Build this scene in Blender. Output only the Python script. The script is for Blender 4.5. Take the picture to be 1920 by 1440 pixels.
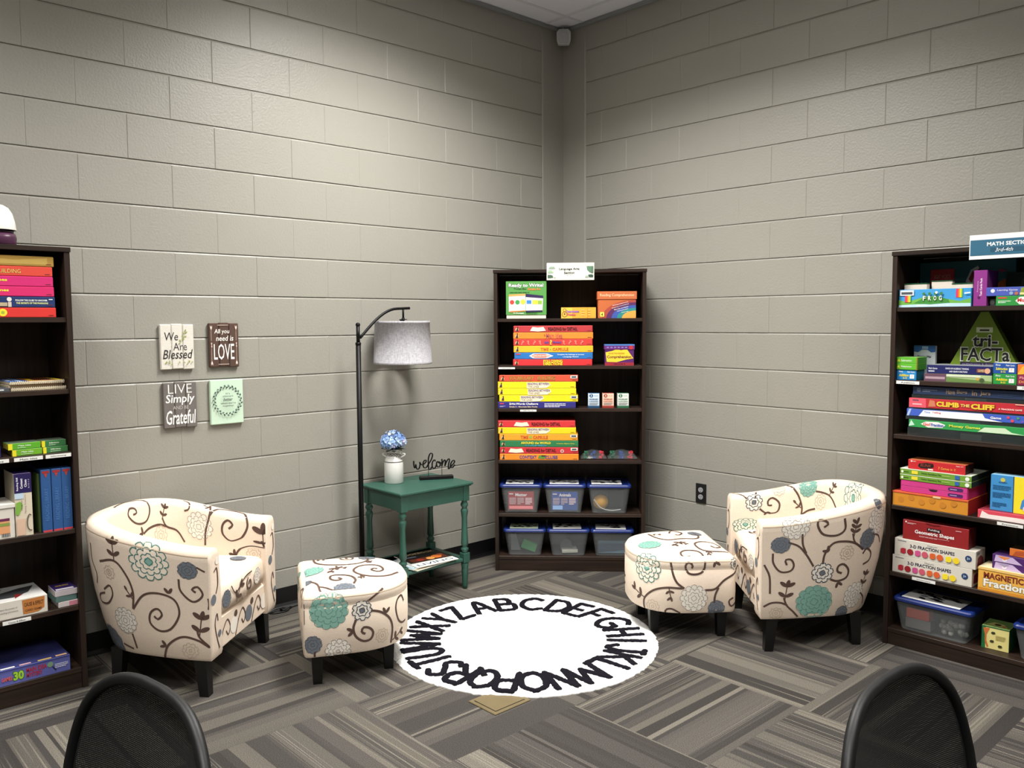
import bpy, math, random
import numpy as np
from mathutils import Vector, Matrix
for _o in list(bpy.data.objects):
    bpy.data.objects.remove(_o)
random.seed(7)
SC = bpy.context.scene
COL = SC.collection
PI = math.pi

# ------------------------------------------------------------------ camera
def camera():
    yaw, pit, rol = math.radians(137.3387), math.radians(4.2289), math.radians(-0.3007)
    f = Vector((math.cos(yaw)*math.cos(pit), math.sin(yaw)*math.cos(pit), -math.sin(pit)))
    r = Vector((math.sin(yaw), -math.cos(yaw), 0)); u = r.cross(f)
    r2 = r*math.cos(rol)+u*math.sin(rol); u2 = -r*math.sin(rol)+u*math.cos(rol)
    cd = bpy.data.cameras.new('camera'); cd.sensor_width = 36; cd.lens = 1577.47*36/1920; cd.clip_start = .05
    o = bpy.data.objects.new('camera', cd); COL.objects.link(o)
    m = Matrix((( r2.x, u2.x, -f.x, 4.01006), (r2.y, u2.y, -f.y, -4.17877), (r2.z, u2.z, -f.z, 1.48982), (0, 0, 0, 1)))
    o.matrix_world = m
    SC.camera = o
camera()
# ------------------------------------------------------------------ light and exposure
SC.view_settings.view_transform = 'Standard'
SC.view_settings.look = 'None'
SC.view_settings.gamma = 1.0
SC.view_settings.use_curve_mapping = False
SC.view_settings.exposure = 0.0
SC.cycles.max_bounces = 8
SC.cycles.diffuse_bounces = 4
SC.cycles.transparent_max_bounces = 16
SC.cycles.use_denoising = True
W = bpy.data.worlds.new('world'); SC.world = W; W.use_nodes = True
W.node_tree.nodes['Background'].inputs[0].default_value = (.7, .8, 1, 1)
W.node_tree.nodes['Background'].inputs[1].default_value = 0.02
TROFFERS = [(1.41, -1.705, 104), (3.85, -1.705, 44), (1.41, -4.145, 44), (3.85, -4.145, 54)]
for _x, _y, _p in TROFFERS:
    ld = bpy.data.lights.new('troffer_light', 'AREA'); ld.shape = 'RECTANGLE'; ld.size = 1.16; ld.size_y = .55
    ld.energy = _p; ld.color = (1.0, .975, .925); ld.spread = math.radians(142 if _p > 70 else 132)
    lo = bpy.data.objects.new('troffer_light', ld); COL.objects.link(lo); lo.location = (_x, _y, 3.405)

# ------------------------------------------------------------------ materials
def lin(c):
    if isinstance(c, str):
        c = c.lstrip('#'); c = tuple(int(c[i:i+2], 16)/255 for i in (0, 2, 4))
    return tuple((v/12.92 if v <= .04045 else ((v+.055)/1.055)**2.4) for v in c)+(1,)
MATS = {}
def M(c, rough=.55, spec=.4, metal=0, noise=.06, bump=0, bscale=300, name=None):
    """plain surface: one colour with a faint uneven tone (procedural noise), optional fine bump"""
    k = (c, rough, spec, metal, noise, bump, bscale)
    if k in MATS: return MATS[k]
    m = bpy.data.materials.new(name or 'surface_'+c.lstrip('#')); m.use_nodes = True
    nt = m.node_tree; b = nt.nodes['Principled BSDF']
    b.inputs['Roughness'].default_value = rough; b.inputs['Metallic'].default_value = metal
    b.inputs['Specular IOR Level'].default_value = spec
    L = lin(c)
    tc = nt.nodes.new('ShaderNodeTexCoord')
    n = nt.nodes.new('ShaderNodeTexNoise'); n.inputs['Scale'].default_value = 14; n.inputs['Detail'].default_value = 2
    nt.links.new(tc.outputs['Object'], n.inputs['Vector'])
    mx = nt.nodes.new('ShaderNodeMix'); mx.data_type = 'RGBA'
    mx.inputs[6].default_value = tuple(v*(1-noise) for v in L[:3])+(1,)
    mx.inputs[7].default_value = tuple(min(1, v*(1+noise)) for v in L[:3])+(1,)
    nt.links.new(n.outputs['Fac'], mx.inputs[0]); nt.links.new(mx.outputs[2], b.inputs['Base Color'])
    if bump:
        n2 = nt.nodes.new('ShaderNodeTexNoise'); n2.inputs['Scale'].default_value = bscale
        nt.links.new(tc.outputs['Object'], n2.inputs['Vector'])
        bp = nt.nodes.new('ShaderNodeBump'); bp.inputs['Strength'].default_value = bump; bp.inputs['Distance'].default_value = .002
        nt.links.new(n2.outputs['Fac'], bp.inputs['Height']); nt.links.new(bp.outputs['Normal'], b.inputs['Normal'])
    MATS[k] = m
    return m
def node_mat(name):
    m = bpy.data.materials.new(name); m.use_nodes = True
    return m, m.node_tree, m.node_tree.nodes['Principled BSDF']
def N(nt, t, **kw):
    n = nt.nodes.new('ShaderNode'+t)
    for k, v in kw.items():
        if k.startswith('i_'):
            n.inputs[k[2:].replace('_', ' ')].default_value = v
        else: setattr(n, k, v)
    return n
def math_n(nt, op, a, b=None, c=None):
    n = nt.nodes.new('ShaderNodeMath'); n.operation = op
    for i, v in enumerate((a, b, c)):
        if v is None: continue
        if isinstance(v, (int, float)): n.inputs[i].default_value = v
        else: nt.links.new(v, n.inputs[i])
    return n.outputs[0]
def wall_mat(name='painted_block', col='#98968e'):
    m, nt, b = node_mat(name)
    tc = N(nt, 'TexCoord')
    n1 = N(nt, 'TexNoise', i_Scale=2.2, i_Detail=2.0); nt.links.new(tc.outputs['Object'], n1.inputs['Vector'])
    mx = N(nt, 'Mix', data_type='RGBA'); c = lin(col)
    mx.inputs[6].default_value = tuple(v*.97 for v in c[:3])+(1,); mx.inputs[7].default_value = tuple(v*1.03 for v in c[:3])+(1,)
    nt.links.new(n1.outputs['Fac'], mx.inputs[0]); nt.links.new(mx.outputs[2], b.inputs['Base Color'])
    b.inputs['Roughness'].default_value = .40; b.inputs['Specular IOR Level'].default_value = .5
    n2 = N(nt, 'TexNoise', i_Scale=95.0, i_Detail=4.0, i_Roughness=.55); nt.links.new(tc.outputs['Object'], n2.inputs['Vector'])
    v = N(nt, 'TexVoronoi', i_Scale=55.0); nt.links.new(tc.outputs['Object'], v.inputs['Vector'])
    pit = N(nt, 'MapRange'); nt.links.new(v.outputs['Distance'], pit.inputs[0]); pit.inputs[1].default_value = .0; pit.inputs[2].default_value = .16
    n3 = N(nt, 'TexNoise', i_Scale=16.0, i_Detail=1.0); nt.links.new(tc.outputs['Object'], n3.inputs['Vector'])
    gate = N(nt, 'MapRange'); nt.links.new(n3.outputs['Fac'], gate.inputs[0]); gate.inputs[1].default_value = .55; gate.inputs[2].default_value = .66
    p = math_n(nt, 'MULTIPLY', math_n(nt, 'SUBTRACT', 1.0, pit.outputs[0]), gate.outputs[0])
    h = math_n(nt, 'ADD', n2.outputs['Fac'], math_n(nt, 'MULTIPLY', p, 1.1))
    bp = N(nt, 'Bump', i_Strength=.46, i_Distance=.003); nt.links.new(h, bp.inputs['Height']); nt.links.new(bp.outputs['Normal'], b.inputs['Normal'])
    return m
def carpet_mat():
    m, nt, b = node_mat('carpet_tiles')
    tc = N(nt, 'TexCoord'); sp = N(nt, 'SeparateXYZ'); nt.links.new(tc.outputs['Object'], sp.inputs[0])
    X, Y = sp.outputs[0], sp.outputs[1]
    T = .61
    xs = math_n(nt, 'DIVIDE', math_n(nt, 'SUBTRACT', X, .01), T); ys = math_n(nt, 'DIVIDE', math_n(nt, 'ADD', Y, .02), T)
    i = math_n(nt, 'FLOOR', xs); j = math_n(nt, 'FLOOR', ys)
    par = math_n(nt, 'FLOORED_MODULO', math_n(nt, 'ADD', i, j), 2.0)       # 0: stripes run along y
    def sel(a0, a1):
        mx = N(nt, 'Mix', data_type='FLOAT'); nt.links.new(par, mx.inputs[0]); nt.links.new(a0, mx.inputs[2]); nt.links.new(a1, mx.inputs[3]); return mx.outputs[0]
    cross = sel(X, Y); along = sel(Y, X)
    tid = math_n(nt, 'ADD', math_n(nt, 'MULTIPLY', i, 7.31), math_n(nt, 'MULTIPLY', j, 3.77))
    def noise(sc, sa, seed, detail=0.0, rough=.5):
        cv = N(nt, 'CombineXYZ'); nt.links.new(math_n(nt, 'MULTIPLY', cross, sc), cv.inputs[0])
        nt.links.new(math_n(nt, 'MULTIPLY', along, sa), cv.inputs[1]); nt.links.new(math_n(nt, 'ADD', tid, seed), cv.inputs[2])
        n = N(nt, 'TexNoise', i_Scale=1.0, i_Detail=detail, i_Roughness=rough); nt.links.new(cv.outputs[0], n.inputs['Vector']); return n.outputs['Fac']
    # wide stripes with crisp edges: quantise the cross coordinate with a wobble
    wob = math_n(nt, 'MULTIPLY', noise(14.0, .12, 5.0), 4.5)
    q = math_n(nt, 'FLOOR', math_n(nt, 'ADD', math_n(nt, 'MULTIPLY', cross, 30.0), wob))
    cv = N(nt, 'CombineXYZ'); nt.links.new(q, cv.inputs[0]); nt.links.new(tid, cv.inputs[1])
    wn = N(nt, 'TexWhiteNoise', noise_dimensions='2D'); nt.links.new(cv.outputs[0], wn.inputs['Vector'])
    ramp = N(nt, 'ValToRGB'); nt.links.new(wn.outputs['Value'], ramp.inputs[0]); ramp.color_ramp.interpolation = 'LINEAR'
    e = ramp.color_ramp.elements
    e[0].color = lin('#393634'); e[0].position = 0; e[1].color = lin('#6f6a62'); e[1].position = 1
    for p, c in ((.3, '#43403e'), (.55, '#4f4b48'), (.8, '#5d5952')):
        x = e.new(p); x.color = lin(c)
    # pin lines
    pin = N(nt, 'MapRange'); nt.links.new(noise(150.0, .5, 40.0), pin.inputs[0]); pin.inputs[1].default_value = .60; pin.inputs[2].default_value = .68
    zone = N(nt, 'MapRange'); nt.links.new(noise(6.0, .6, 80.0), zone.inputs[0]); zone.inputs[1].default_value = .45; zone.inputs[2].default_value = .6
    pz = math_n(nt, 'MULTIPLY', math_n(nt, 'MULTIPLY', pin.outputs[0], zone.outputs[0]), .6)
    mx = N(nt, 'Mix', data_type='RGBA'); nt.links.new(pz, mx.inputs[0]); nt.links.new(ramp.outputs[0], mx.inputs[6]); mx.inputs[7].default_value = lin('#847e73')
    fib = N(nt, 'TexNoise', i_Scale=330.0, i_Detail=2.0); nt.links.new(tc.outputs['Object'], fib.inputs['Vector'])
    fr = N(nt, 'MapRange'); nt.links.new(fib.outputs['Fac'], fr.inputs[0]); fr.inputs[1].default_value = .3; fr.inputs[2].default_value = .7; fr.inputs[3].default_value = .5; fr.inputs[4].default_value = 1.5
    vm = N(nt, 'VectorMath', operation='SCALE'); nt.links.new(mx.outputs[2], vm.inputs[0]); nt.links.new(fr.outputs[0], vm.inputs['Scale'])
    nt.links.new(vm.outputs[0], b.inputs['Base Color'])
    b.inputs['Roughness'].default_value = .95; b.inputs['Specular IOR Level'].default_value = .1
    bp = N(nt, 'Bump', i_Strength=.5, i_Distance=.003); nt.links.new(fib.outputs['Fac'], bp.inputs['Height']); nt.links.new(bp.outputs['Normal'], b.inputs['Normal'])
    return m
def wood_mat(axis=2, dark='#1d1410', light='#382a22'):
    m, nt, b = node_mat('walnut_laminate')
    tc = N(nt, 'TexCoord'); mp = N(nt, 'Mapping'); s = [38, 38, 38]; s[axis] = 1.6; mp.inputs['Scale'].default_value = s
    nt.links.new(tc.outputs['Object'], mp.inputs[0])
    n = N(nt, 'TexNoise', i_Scale=1.0, i_Detail=5.0, i_Roughness=.6, i_Distortion=.4); nt.links.new(mp.outputs[0], n.inputs['Vector'])
    r = N(nt, 'ValToRGB'); nt.links.new(n.outputs['Fac'], r.inputs[0]); r.color_ramp.elements[0].position = .3; r.color_ramp.elements[1].position = .7
    r.color_ramp.elements[0].color = lin(dark); r.color_ramp.elements[1].color = lin(light)
    nt.links.new(r.outputs[0], b.inputs['Base Color']); b.inputs['Roughness'].default_value = .45; b.inputs['Specular IOR Level'].default_value = .35
    return m
def fabric_mat(name, col, weave=900, strength=.35):
    m, nt, b = node_mat(name)
    tc = N(nt, 'TexCoord'); mp = N(nt, 'Mapping'); mp.inputs['Scale'].default_value = (1, 1, 3.2); nt.links.new(tc.outputs['Object'], mp.inputs[0])
    n = N(nt, 'TexNoise', i_Scale=weave/6, i_Detail=3.0); nt.links.new(mp.outputs[0], n.inputs['Vector'])
    mx = N(nt, 'Mix', data_type='RGBA'); c = lin(col)
    mx.inputs[6].default_value = tuple(v*.86 for v in c[:3])+(1,); mx.inputs[7].default_value = tuple(min(1, v*1.10) for v in c[:3])+(1,)
    nt.links.new(n.outputs['Fac'], mx.inputs[0]); nt.links.new(mx.outputs[2], b.inputs['Base Color'])
    b.inputs['Roughness'].default_value = .8; b.inputs['Specular IOR Level'].default_value = .25
    bp = N(nt, 'Bump', i_Strength=strength, i_Distance=.0015); nt.links.new(n.outputs['Fac'], bp.inputs['Height']); nt.links.new(bp.outputs['Normal'], b.inputs['Normal'])
    return m
def clear_mat(name, col, solid=.3, rough=.25):
    """milky or clear plastic: part see-through, part surface"""
    m, nt, b = node_mat(name)
    out = nt.nodes['Material Output']; tr = N(nt, 'BsdfTransparent'); ms = N(nt, 'MixShader')
    b.inputs['Base Color'].default_value = lin(col); b.inputs['Roughness'].default_value = rough; b.inputs['Specular IOR Level'].default_value = .6
    tc = N(nt, 'TexCoord'); n = N(nt, 'TexNoise', i_Scale=9.0); nt.links.new(tc.outputs['Object'], n.inputs['Vector'])
    f = math_n(nt, 'ADD', math_n(nt, 'MULTIPLY', n.outputs['Fac'], .12), solid-.06)
    nt.links.new(f, ms.inputs[0]); nt.links.new(tr.outputs[0], ms.inputs[1]); nt.links.new(b.outputs[0], ms.inputs[2]); nt.links.new(ms.outputs[0], out.inputs[0])
    return m
WALL = wall_mat()
WALNUT = wood_mat(2); WALNUT_H = wood_mat(0)
CREAM = fabric_mat('cream_linen', '#ebdac8')
BLACKLEG = M('#0b0a0a', .35, .5)
INK = M('#15151a', .6, .3)
# ------------------------------------------------------------------ mesh building
def mm(m):
    return M(m) if isinstance(m, str) else m
TEXTS = {}
def text_geo(s, bold=0, shear=0):
    k = (s, bold, shear)
    if k in TEXTS: return TEXTS[k]
    cu = bpy.data.curves.new('t', 'FONT'); cu.body = s; cu.size = 1; cu.offset = bold; cu.shear = shear; cu.resolution_u = 2; cu.fill_mode = 'FRONT'
    o = bpy.data.objects.new('t', cu); COL.objects.link(o)
    dg = bpy.context.evaluated_depsgraph_get(); me = o.evaluated_get(dg).to_mesh()
    vs = [(v.co.x, v.co.y) for v in me.vertices]; fs = [tuple(p.vertices) for p in me.polygons]
    fs2 = []
    for f in fs:
        a = 0
        for q in range(len(f)):
            x0, y0 = vs[f[q]]; x1, y1 = vs[f[(q+1) % len(f)]]; a += x0*y1-x1*y0
        fs2.append(f if a > 0 else f[::-1])
    o.evaluated_get(dg).to_mesh_clear(); bpy.data.objects.remove(o); bpy.data.curves.remove(cu)
    if not vs: vs = [(0, 0), (1, 1)]
    xs = [v[0] for v in vs]; ys = [v[1] for v in vs]
    x0, x1, y0, y1 = min(xs), max(xs), min(ys), max(ys)
    w, h = max(x1-x0, 1e-6), max(y1-y0, 1e-6)
    r = ([((x-x0)/w, (y-y0)/h) for x, y in vs], fs2, w/h)
    TEXTS[k] = r
    return r
def smooth_path(pts, step=.012, closed=False):
    """Catmull-Rom through the points, resampled evenly"""
    P = [np.array(p, float) for p in pts]
    if len(P) < 2: return P
    if len(P) == 2: Q = P
    else:
        E = ([P[-1]]+P+[P[0], P[1]]) if closed else ([2*P[0]-P[1]]+P+[2*P[-1]-P[-2]])
        Q = []
        for i in range(1, len(E)-2):
            for k in range(8):
                t = k/8
                Q.append(.5*((2*E[i])+(-E[i-1]+E[i+1])*t+(2*E[i-1]-5*E[i]+4*E[i+1]-E[i+2])*t*t+(-E[i-1]+3*E[i]-3*E[i+1]+E[i+2])*t**3))
        Q.append(E[-2])
    d = np.r_[0, np.cumsum([np.linalg.norm(Q[i+1]-Q[i]) for i in range(len(Q)-1)])]
    n = max(2, int(d[-1]/step)+1); A = np.array(Q)
    return [np.array([np.interp(s, d, A[:, c]) for c in range(A.shape[1])]) for s in np.linspace(0, d[-1], n)]
class MB:
    def __init__(s): s.v = []; s.f = []; s.fm = []; s.fs = []; s.mats = []
    def mi(s, m):
        m = mm(m)
        if m not in s.mats: s.mats.append(m)
        return s.mats.index(m)
    def add(s, vs, fs, m, smooth=False):
        b = len(s.v); k = s.mi(m); s.v.extend([tuple(map(float, v)) for v in vs])
        for f in fs: s.f.append(tuple(b+i for i in f)); s.fm.append(k); s.fs.append(smooth)
        return s
    def box(s, x0, x1, y0, y1, z0, z1, m, c=.0015, top=None, side=None, rot=0, piv=None):
        """chamfered box; top / side: other materials for the top and the left, right and back faces"""
        lo = (x0, y0, z0); hi = (x1, y1, z1); c = min(c, (x1-x0)*.45, (y1-y0)*.45, (z1-z0)*.45)
        vs = []; ix = {}
        for sx in (0, 1):
            for sy in (0, 1):
                for sz in (0, 1):
                    S_ = (sx, sy, sz); base = [hi[i] if S_[i] else lo[i] for i in range(3)]
                    for ax in range(3):
                        p = [base[i]-(c if S_[i] else -c) if i != ax else base[i] for i in range(3)]
                        ix[(S_, ax)] = len(vs); vs.append(p)
        if rot:
            px, py = piv if piv else ((x0+x1)/2, (y0+y1)/2); cc, ss = math.cos(rot), math.sin(rot)
            vs = [(px+(x-px)*cc-(y-py)*ss, py+(x-px)*ss+(y-py)*cc, z) for x, y, z in vs]
        F = {'f': [], 'b': []}
        def quad(ax, sgn):
            a, b2 = [i for i in range(3) if i != ax]; r = []
            for u, v in ((0, 0), (1, 0), (1, 1), (0, 1)):
                S_ = [0, 0, 0]; S_[ax] = sgn; S_[a] = u; S_[b2] = v; r.append(ix[(tuple(S_), ax)])
            flip = (ax == 1) != (sgn == 0)
            return r[::-1] if flip else r
        out = {}
        for ax in range(3):
            for sgn in (0, 1): out[(ax, sgn)] = quad(ax, sgn)
        b = len(s.v); s.v.extend([tuple(v) for v in vs]); k = s.mi(m); kt = s.mi(top) if top else k; ks = s.mi(side) if side else k
        for (ax, sgn), f in out.items():
            s.f.append(tuple(b+i for i in f)); s.fs.append(False)
            s.fm.append(kt if ax == 2 else (k if (ax, sgn) == (1, 0) else ks))
        # edges and corners
        for ax in range(3):
            a, b2 = [i for i in range(3) if i != ax]
            for u in (0, 1):
                for v in (0, 1):
                    q = []
                    for e, (w, fx) in enumerate(((0, a), (1, a), (1, b2), (0, b2))):
                        S_ = [0, 0, 0]; S_[ax] = w; S_[a] = u; S_[b2] = v; q.append(ix[(tuple(S_), fx)])
                    s.f.append(tuple(b+i for i in q)); s.fm.append(k); s.fs.append(False)
        for sx in (0, 1):
            for sy in (0, 1):
                for sz in (0, 1):
                    s.f.append(tuple(b+ix[((sx, sy, sz), ax)] for ax in range(3))); s.fm.append(k); s.fs.append(False)
        return s
    def prism(s, poly, y0, y1, m, plane='xz', back=None):
        """extrude a 2-D polygon: plane xz along y, xy along z, yz along x"""
        n = len(poly)
        def P(p, d):
            return {'xz': (p[0], d, p[1]), 'xy': (p[0], p[1], d), 'yz': (d, p[0], p[1])}[plane]
        vs = [P(p, y0) for p in poly]+[P(p, y1) for p in poly]
        fs = [tuple(range(n)), tuple(range(2*n-1, n-1, -1))]+[(i, (i+1) % n, n+(i+1) % n, n+i) for i in range(n)]
        return s.add(vs, fs, m)
    def lathe(s, prof, m, seg=24, cx=0, cy=0, smooth=True, caps=True):
        vs = []; fs = []; n = len(prof)
        for r, z in prof:
            for k in range(seg):
                a = 2*PI*k/seg; vs.append((cx+r*math.cos(a), cy+r*math.sin(a), z))
        for i in range(n-1):
            for k in range(seg):
                k2 = (k+1) % seg; fs.append((i*seg+k, i*seg+k2, (i+1)*seg+k2, (i+1)*seg+k))
        s.add(vs, fs, m, smooth)
        if caps:
            b = len(s.v)-n*seg; k = s.mi(m)
            s.f.append(tuple(b+i for i in range(seg-1, -1, -1))); s.fm.append(k); s.fs.append(False)
            s.f.append(tuple(b+(n-1)*seg+i for i in range(seg))); s.fm.append(k); s.fs.append(False)
        return s
    def tube(s, pts, r, m, seg=8, closed=False, smooth=True):
        P = [Vector(p) for p in pts]; n = len(P); R = r if isinstance(r, (list, tuple)) else [r]*n
        vs = []; fs = []; up = None
        for i in range(n):
            t = (P[(i+1) % n]-P[i-1]) if closed else (P[min(i+1, n-1)]-P[max(i-1, 0)])
            t = t.normalized() if t.length > 1e-9 else Vector((0, 0, 1))
            if up is None:
                up = Vector((0, 0, 1)) if abs(t.z) < .9 else Vector((1, 0, 0))
            a = t.cross(up)
            a = a.normalized() if a.length > 1e-6 else t.orthogonal().normalized()
            b = a.cross(t).normalized(); up = b
            for k in range(seg):
                an = 2*PI*k/seg; vs.append(P[i]+a*(R[i]*math.cos(an))+b*(R[i]*math.sin(an)))
        for i in range(n if closed else n-1):
            j = (i+1) % n
            for k in range(seg):
                k2 = (k+1) % seg; fs.append((i*seg+k, i*seg+k2, j*seg+k2, j*seg+k))
        if not closed: fs += [tuple(range(seg-1, -1, -1)), tuple((n-1)*seg+k for k in range(seg))]
        return s.add(vs, fs, m, smooth)
    def ball(s, c, r, m, seg=14, rings=8, sq=(1, 1, 1)):
        vs = []; fs = []
        for i in range(rings+1):
            t = PI*i/rings
            for k in range(seg):
                a = 2*PI*k/seg; vs.append((c[0]+r*sq[0]*math.sin(t)*math.cos(a), c[1]+r*sq[1]*math.sin(t)*math.sin(a), c[2]+r*sq[2]*math.cos(t)))
        for i in range(rings):
            for k in range(seg):
                k2 = (k+1) % seg; fs.append((i*seg+k, (i+1)*seg+k, (i+1)*seg+k2, i*seg+k2))
        return s.add(vs, fs, m, True)
    def build(s, name, parent=None, loc=None, rotz=None):
        me = bpy.data.meshes.new(name); me.from_pydata(s.v, [], s.f)
        for m in s.mats: me.materials.append(m)
        me.polygons.foreach_set('material_index', s.fm); me.polygons.foreach_set('use_smooth', s.fs); me.validate(); me.update()
        o = bpy.data.objects.new(name, me); COL.objects.link(o)
        if parent: o.parent = parent
        if loc is not None: o.location = loc
        if rotz is not None: o.rotation_euler = (0, 0, rotz)
        return o
# ------------------------------------------------------------------ flat artwork on a plane
class Plane:
    """o: lower-left corner, ux / uy: full-width and full-height vectors of the printed face"""
    def __init__(s, mb, o, ux, uy):
        s.mb = mb; s.o = Vector(o); s.ux = Vector(ux); s.uy = Vector(uy); s.n = s.ux.cross(s.uy).normalized(); s.lay = .0004
        s.W = s.ux.length; s.H = s.uy.length
    def P(s, u, v): return s.o+s.ux*u+s.uy*v+s.n*s.lay
    def step(s): s.lay += .00022
    def poly(s, pts, m):
        s.step(); s.mb.add([s.P(u, v) for u, v in pts], [tuple(range(len(pts)))], m)
    def rect(s, u, v, w, h, m): s.poly([(u, v), (u+w, v), (u+w, v+h), (u, v+h)], m)
    def disc(s, u, v, r, m, n=20, ry=None):
        """r as a fraction of the height (round in real size unless ry is given)"""
        ru = r*s.H/s.W; rv = ry if ry else r
        s.poly([(u+ru*math.cos(2*PI*k/n), v+rv*math.sin(2*PI*k/n)) for k in range(n)], m)
    def text(s, t, u, v, w, h, m, bold=0, shear=0, rot=0):
        g, fs, _ = text_geo(t, bold, shear); s.step()
        if rot == 90: vs = [s.P(u+w*(1-y), v+h*x) for x, y in g]
        elif rot: 
            c, s_ = math.cos(math.radians(rot)), math.sin(math.radians(rot)); vs = []
            for x, y in g:
                X = (x-.5)*w*s.W; Y = (y-.5)*h*s.H; vs.append(s.P(u+w/2+(X*c-Y*s_)/s.W, v+h/2+(X*s_+Y*c)/s.H))
        else: vs = [s.P(u+w*x, v+h*y) for x, y in g]
        s.mb.add(vs, fs, m)
    def otext(s, t, u, v, w, h, m, mo, bold=.01, o=.05, shear=0):
        """lettering with an outline"""
        e = .35*h*(o/.05)*.3; eu = e*s.H/s.W
        s.text(t, u-eu*.5, v-e*.5, w+eu, h+e, mo, bold+o*.5, shear); s.text(t, u, v, w, h, m, bold, shear)
    def line(s, pts, wd, m):
        """ribbon through (u,v) points, width in metres"""
        s.step(); q = [np.array((p[0]*s.W, p[1]*s.H)) for p in pts]; q = smooth_path(q, .004) if len(q) > 2 else q
        vs = []; 
        for i in range(len(q)):
            t = q[min(i+1, len(q)-1)]-q[max(i-1, 0)]; t = t/(np.linalg.norm(t)+1e-9); n = np.array((-t[1], t[0]))*wd/2
            for a in (q[i]-n, q[i]+n): vs.append(s.P(a[0]/s.W, a[1]/s.H))
        s.mb.add(vs, [(2*i, 2*i+2, 2*i+3, 2*i+1) for i in range(len(q)-1)], m)
    def lines(s, u, v, w, h, n, m, seed=1):
        """n rows of small print too fine to read"""
        rg = random.Random(seed)
        s.step()
        for k in range(n):
            y = v+h-(k+.75)*h/n; x = u; end = u+w*(1 if k < n-1 else rg.uniform(.5, .95))
            while x < end-.01*w:
                l = min(rg.uniform(.06, .2)*w, end-x); 
                vs = [s.P(x, y), s.P(x+l*.88, y), s.P(x+l*.88, y+.5*h/n), s.P(x, y+.5*h/n)]
                s.mb.add(vs, [(0, 1, 2, 3)], m); x += l
    def draw(s, ops):
        for op in ops:
            k, a = op[0], op[1:]
            {'r': s.rect, 't': s.text, 'o': s.otext, 'd': s.disc, 'p': s.poly, 'l': s.line, 's': s.lines}[k](*a[:]) if not isinstance(a[-1], dict) else {'r': s.rect, 't': s.text, 'o': s.otext, 'd': s.disc, 'p': s.poly, 'l': s.line, 's': s.lines}[k](*a[:-1], **a[-1])
# ------------------------------------------------------------------ naming helpers
def tag(o, label=None, cat=None, group=None, kind=None):
    if label: o['label'] = label
    if cat: o['category'] = cat
    if group: o['group'] = group
    if kind: o['kind'] = kind
    return o
def thing(name, label, cat, loc=(0, 0, 0), rotz=0, group=None):
    o = bpy.data.objects.new(name, None); COL.objects.link(o); o.location = loc; o.rotation_euler = (0, 0, rotz); o.empty_display_size = .05
    return tag(o, label, cat, group)
def struct(mb, name): return tag(mb.build(name), kind='structure')
# ------------------------------------------------------------------ upholstered surfaces
def shell_grid(hw=.325,yf=.33,yc=.02,b=.33,hf=.60,hb=.70,T=.085,z0=.155,kb=.085,kf=.0,ns=90):
    """tub chair wall: rings of points along s (front right -> back -> front left), profile index q"""
    a=yf-yc
    # outline samples
    pts=[];
    for i in range(13): pts.append((hw,yf-a*i/12))
    m=60
    for i in range(1,m):
        t=math.pi*i/m
        c,s_=math.cos(t),math.sin(t); e=.86
        pts.append((hw*math.copysign(abs(c)**e,c),yc-b*abs(s_)**e))
    for i in range(13): pts.append((-hw,yc+a*i/12))
    pts=np.array(pts)
    d=np.r_[0,np.cumsum(np.linalg.norm(np.diff(pts,axis=0),axis=1))]
    L=d[-1]; S=np.linspace(0,L,ns)
    X=np.interp(S,d,pts[:,0]);Y=np.interp(S,d,pts[:,1])
    tx=np.gradient(X,S);ty=np.gradient(Y,S);n=np.hypot(tx,ty);nx=-ty/n;ny=tx/n   # outward = right of travel? fixed below
    sgn=np.sign((nx*X+ny*(Y-yc)).sum());nx*=sgn;ny*=sgn
    G=[]
    for i in range(ns):
        f=np.clip((yf-Y[i])/(yf-yc+b),0,1); f=f*f*(3-2*f)
        H=hf+(hb-hf)*f; k=kf+(kb-kf)*f
        h=H-z0
        pr=[(-k-.006,z0),(-k,z0+.012),(-k*.62,z0+h*.22),(-k*.30,z0+h*.45),(-k*.08,z0+h*.7),(0,H-.05),(0,H-.026),(-.009,H-.007),(-.028,H),(-T+.028,H),(-T+.008,H-.008),(-T,H-.028),(-T-.004,H-.10),(-T-.008,z0+.30),(-T-.010,z0+.15),(-T-.010,z0)]
        G.append([(X[i]+nx[i]*o,Y[i]+ny[i]*o,z) for o,z in pr])
    G=np.array(G)
    mid=G[ns//4]; Q=np.r_[0,np.cumsum(np.linalg.norm(np.diff(mid,axis=0),axis=1))]
    return S,Q,G
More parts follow.
